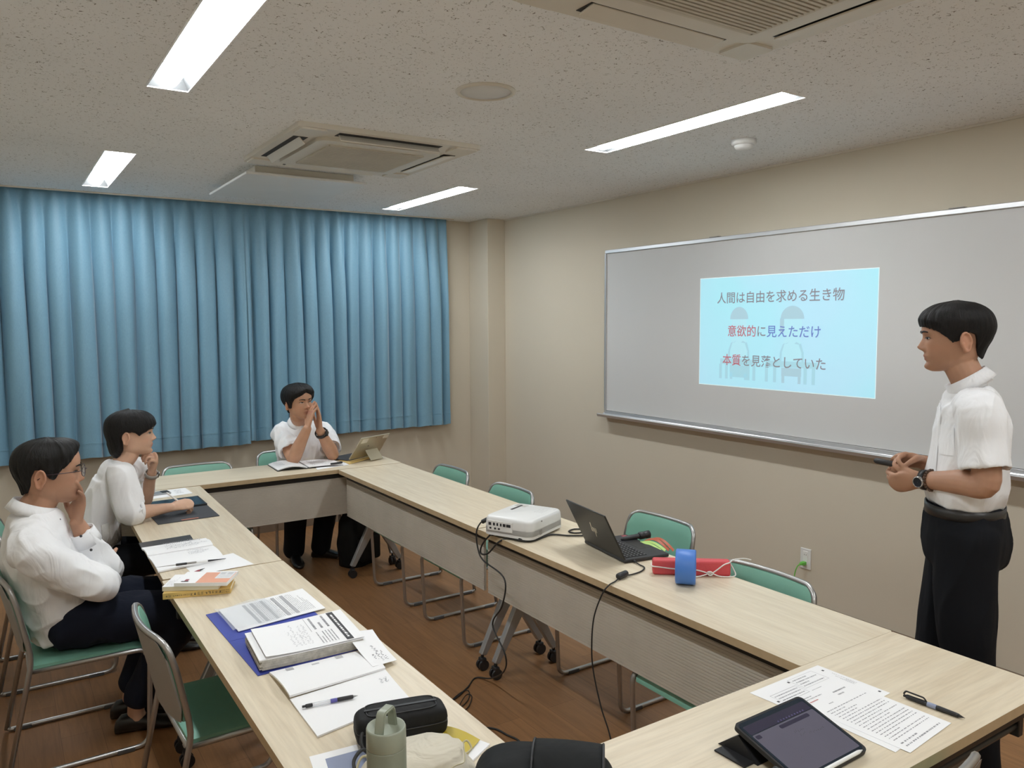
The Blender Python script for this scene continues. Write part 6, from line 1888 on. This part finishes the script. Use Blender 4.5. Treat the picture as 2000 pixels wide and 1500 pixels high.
    tube(bm, spline([c0, c0 + up * .018 - l * .006 + f * .02, c0 - l * .012, c0 + up * .016 - f * .022 - l * .006, c0, c0 - up * .03 + f * .012 - l * .004], 6), .005, 7); obj_in(t, O, 'cuff_tie', bm, 'white blouse')
    bm = B(); band(bm, neckb - up * .038 - f * .022, up * .8 + f * .5, l, .070, .066, .012, .004, 36, flare=-.004); obj_in(t, O, 'neckline', bm, 'white blouse')
    bm = B()
    gridmesh(bm, lambda u, v: chest + (belly - chest) * (v * 1.15 - .05) + l * (-.05 + .10 * u) + f * (.128 - .02 * (2 * u - 1) ** 2 - .0 * v), 10, 16)
    obj_in(t, O, 'lace_panel', bm, 'lace', sm=True)
    bm = B()
    band(bm, waist - up * .02, up, l, .160, .113, .115, .003, 48, 200, 340, flare=-.002); obj_in(t, O, 'lace_hem', bm, 'lace')
    bm = B()
    torso(bm, [(waist - up * .02, .145, .100), (hip + up * .0, .165, .130), (hip - up * .06, .145, .12)], l)
    for h, kn, an in legs: limb(bm, [h, lerp(h, kn, .5), kn, lerp(kn, an, .5), an + up * .02], [.092, .085, .070, .064, .058], 18, 5)
    solid('trousers', bm, 'black trousers', t, O, .008, 4, fold=.008, fscale=8)
    for h, kn, an in legs:
        g = Vector((an.x, an.y, 0)); bm = B(); shoe(bm, g - f * .055, g + f * .17, .040, .07); obj_in(t, O, 'shoe', bm, 'shoe leather', sm=True)
    fb = (wrL - elL).normalized(); c0 = lerp(elL, wrL, .93)
    bm = B(); band(bm, c0 - fb * .010, fb, l, .0295, .0290, .020, .004, 28); wt = obj_in(t, O, 'wrist_band', bm, 'grey strap')
    sv = (f - fb * f.dot(fb)).normalized(); Mw = Matrix((fb, fb.cross(sv) * -1, sv)).transposed().to_4x4(); Mw.translation = c0 + sv * .031
    bm = B(); box(bm, (-.014, -.010, -.003), (.014, .010, .005), Mw, bev=.003); obj_in(wt, O, 'band_face', bm, 'watch dial')
    return t
writing_woman()
a, b = Vector((0.6863, 4.2129, 0.8411)), Vector((0.7991, 4.2238, 0.7452))
b.z = .7345
t = thing('stylus', 'white stylus in the writing hand of the woman', 'stylus', a)
d = b - a
bm = B(); tube(bm, [d * 0, d * .05, d * .88, d * .92, d], [.0032, .0043, .0043, .0038, .0008], 12); obj('barrel', bm, 'white gloss', t)

# ================================================================== the man with glasses
def glasses_man():
    O = Vector((0.2000, 3.5300, 0.0000))
    t = thing('person', 'man with glasses and a white long-sleeved shirt resting his hand over his mouth', 'person', O)
    f = Vector((1.1990, 3.4850, 0.0000)) - O; l = Vector((0.2450, 4.5290, 0.0000)) - O; up = Vector((0, 0, 1))
    M = head_matrix((0.1514, 3.5322, 0.9893), f - l * .03 - up * .02, up + f * .03, 1.12)
    shR, elR, wrR = Vector((0.0794, 3.3603, 0.8613)), Vector((0.2841, 3.3260, 0.6881)), Vector((0.3052, 3.5453, 0.6768))
    shL, elL, wrL = Vector((0.1423, 3.6978, 0.7987)), Vector((0.3367, 3.5839, 0.6649)), Vector((0.2416, 3.5431, 0.8983))
    neckb = Vector((0.0993, 3.5345, 0.9737)); chest = Vector((0.1044, 3.5343, 0.7883)); belly = Vector((0.1484, 3.5323, 0.6162)); waist = Vector((0.1884, 3.5305, 0.5250)); hip = Vector((0.1900, 3.5304, 0.5400))
    bm = B(); add_head(bm, M)
    limb(bm, [neckb - up * .06 - f * .02, neckb, M @ Vector((0, -.025, .015)), M @ Vector((0, .0, .07))], [.052, .060, .060, .052], 18, 5)
    torso(bm, [(hip, .15, .11), (waist, .135, .10), (belly, .14, .105), (chest, .155, .105), (neckb - up * .05, .12, .07), (neckb, .06, .05)], l)
    for sh, el, wr in ((shL, elL, wrL), (shR, elR, wrR)):
        limb(bm, [neckb - up * .08, sh - up * .008, lerp(sh, el, .5), el, lerp(el, wr, .35), lerp(el, wr, .75), wr], [.032, .046, .046, .041, .043, .034, .027], 18, 6)
    add_hand(bm, wrL, Vector((0.2606, 3.5273, 1.0336)) - wrL, -f * .80 - l * .45, False, [(10, 18, 12), (8, 16, 10), (10, 18, 12), (14, 22, 14)], [(.85, .55, .05), (.45, .85, .1), (.25, .95, .15)], 1.03, (9, 2, -4, -10))
    add_hand(bm, wrR, l * .8 + f * .35 + up * .05, up * .5 - f * .6, True, [(20, 25, 15)] * 4, [(.7, .6, .1), (.4, .9, .1), (.2, .9, .1)], 1.0)
    legs = []
    for s_, kp, ap, hp in ((-1, Vector((0.5713, 3.3831, 0.5109)), Vector((0.4243, 3.4968, 0.1200)), Vector((0.4647, 3.5581, 0.0200))), (1, Vector((0.5840, 3.6328, 0.4759)), Vector((0.4248, 3.6450, 0.1200)), Vector((0.4602, 3.7531, 0.0200)))):
        h = hip + l * .09 * s_ - up * .01
        kp.z = .50
        limb(bm, [h, lerp(h, kp, .5), kp, lerp(kp, ap, .45), ap, Vector((ap.x, ap.y, .055))], [.08, .072, .056, .05, .033, .034], 14, 5)
        legs.append((h, kp, ap))
    body = solid('body', bm, 'skin tan', t, O, .0036, 3)
    paint_face(body, M, O, .8, .45)
    face_parts(M, O, t, 'greying hair', (0, 0), .8, 1.2)
    zl = interp([0, 15, 30, 45, 58, 70, 80, 88, 98, 108, 116, 126, 140, 180], [.182, .180, .174, .160, .140, .126, .092, .096, .130, .132, .110, .076, .050, .036])
    add_hair(M, O, t, 'greying hair', zl, lambda d, tt, z: short_cut(d, tt, z, .013, .45) + (.009 * math.sin(math.pi * min(1, tt * 1.1)) if abs(d) < 70 else 0), 33, rough=.0050)
    bm = B()
    torso(bm, [(waist - up * .035, .165, .130), (lerp(waist, belly, .5), .172, .138), (belly, .172, .135), (lerp(belly, chest, .5), .178, .130), (chest, .182, .124), (lerp(chest, neckb, .45), .172, .108), (lerp(chest, neckb, .70), .140, .096), (neckb - up * .026, .094, .084)], l, caps=(.03, .03))
    sleeve(bm, [neckb - up * .06 + (shR - neckb) * .25, shR + (shR - neckb).normalized() * .006, lerp(shR, elR, .5) - up * .008, elR + f * .012, lerp(elR, wrR, .35) + f * .01, lerp(elR, wrR, .9)], [.068, .078, .072, .066, .056, .046], .02, .009)
    sleeve(bm, [neckb - up * .06 + (shL - neckb) * .25, shL, lerp(shL, elL, .5), elL + f * .008, lerp(elL, wrL, .45), lerp(elL, wrL, .84)], [.068, .076, .068, .062, .054, .044], .025, .009)
    solid('shirt', bm, 'white shirt', t, O, .0050, 5, fold=.013, fdir=(.75, 1, .8), fscale=11, seed=5)
    folded_collar(t, O, neckb + up * .000 - f * .004, up * .95 + f * .36, l, f, .0660, .0720, 'white shirt')
    fa = (wrL - elL).normalized()
    bm = B(); band(bm, lerp(elL, wrL, .60), fa, l, .050, .050, .062, .004, 32, flare=-.006); obj_in(t, O, 'cuff', bm, 'white shirt')
    for p in ((0.2491, 3.4827, 0.8547), (0.2813, 3.4713, 0.7966), (0.1785, 3.4759, 0.9321)):
        bm = B(); bmesh.ops.create_uvsphere(bm, u_segments=10, v_segments=6, radius=.0055, matrix=Matrix.Translation(p)); obj_in(t, O, 'button', bm, 'button dark')
    bm = B()
    torso(bm, [(waist - up * .045, .158, .122), (hip + up * .01, .170, .136), (hip - up * .06, .150, .12)], l)
    for h, kp, ap in legs: limb(bm, [h, lerp(h, kp, .5) + up * .008, kp, lerp(kp, ap, .45), lerp(kp, ap, .93)], [.098, .094, .080, .070, .058], 20, 5)
    solid('trousers', bm, 'navy trousers', t, O, .0075, 4, fold=.012, fscale=8)
    for h, kp, ap in legs:
        g = Vector((ap.x, ap.y, 0)); dd = (f * .9 + l * -.2).normalized()
        bm = B(); shoe(bm, g - dd * .085, g + dd * .19); obj_in(t, O, 'shoe', bm, 'shoe leather', sm=True)
    # glasses
    To = Matrix.Translation(-O) @ M
    gl = bpy.data.objects.new('glasses', None); C.objects.link(gl); gl.parent = t
    for s_ in (-1, 1):
        ring = [To @ Vector((s_ * .034 + .0245 * math.cos(a) * (1 + .06 * math.cos(2 * a)), .1115 - .012 * ((s_ * .034 + .0245 * math.cos(a)) / .06) ** 2, .110 + .0165 * math.sin(a))) for a in np.linspace(0, 2 * math.pi, 33)[:-1]]
        bm = B(); tube(bm, ring, .0014, 6, closed=True); obj('rim', bm, 'glasses frame', gl)
        bm = B(); bm.faces.new([bm.verts.new(p) for p in ring]); obj('lens', bm, 'lens glass', gl)
        bm = B(); tube(bm, [To @ Vector(p) for p in ((s_ * .0585, .100, .117), (s_ * .0715, .090, .117), (s_ * .0785, .03, .114), (s_ * .0795, -.010, .113), (s_ * .078, -.032, .098))], .0016, 6); obj('temple_arm', bm, 'glasses frame', gl)
    bm = B(); tube(bm, [To @ Vector(p) for p in ((-.0105, .1110, .114), (0, .1175, .116), (.0105, .1110, .114))], .0013, 6); obj('bridge', bm, 'glasses frame', gl)
    return t
glasses_man()
# brown shoulder bag hung over the woman's chair back
plain('brown leather', (0.22, 0.105, 0.04), 0.5)
t = thing('brown_bag', 'brown leather bag hanging behind the woman\'s chair at the left edge', 'bag', (-.085, 4.335, .44), deg(90))
bm = B(); box(bm, (-.16, -.055, 0), (.16, .045, .215), bev=.03, seg=3); obj('body', bm, 'green vinyl', t)
bm = B(); box(bm, (-.165, -.060, .205), (.165, .050, .232), bev=.008); obj('leather_rim', bm, 'brown leather', t)
for y in (-.045, .035):
    bm = B(); tube(bm, spline([(-.09, y, .22), (-.08, y, .29), (0, y, .315), (.08, y, .29), (.09, y, .22)], 8), .0075, 8); obj('handle', bm, 'brown leather', t)
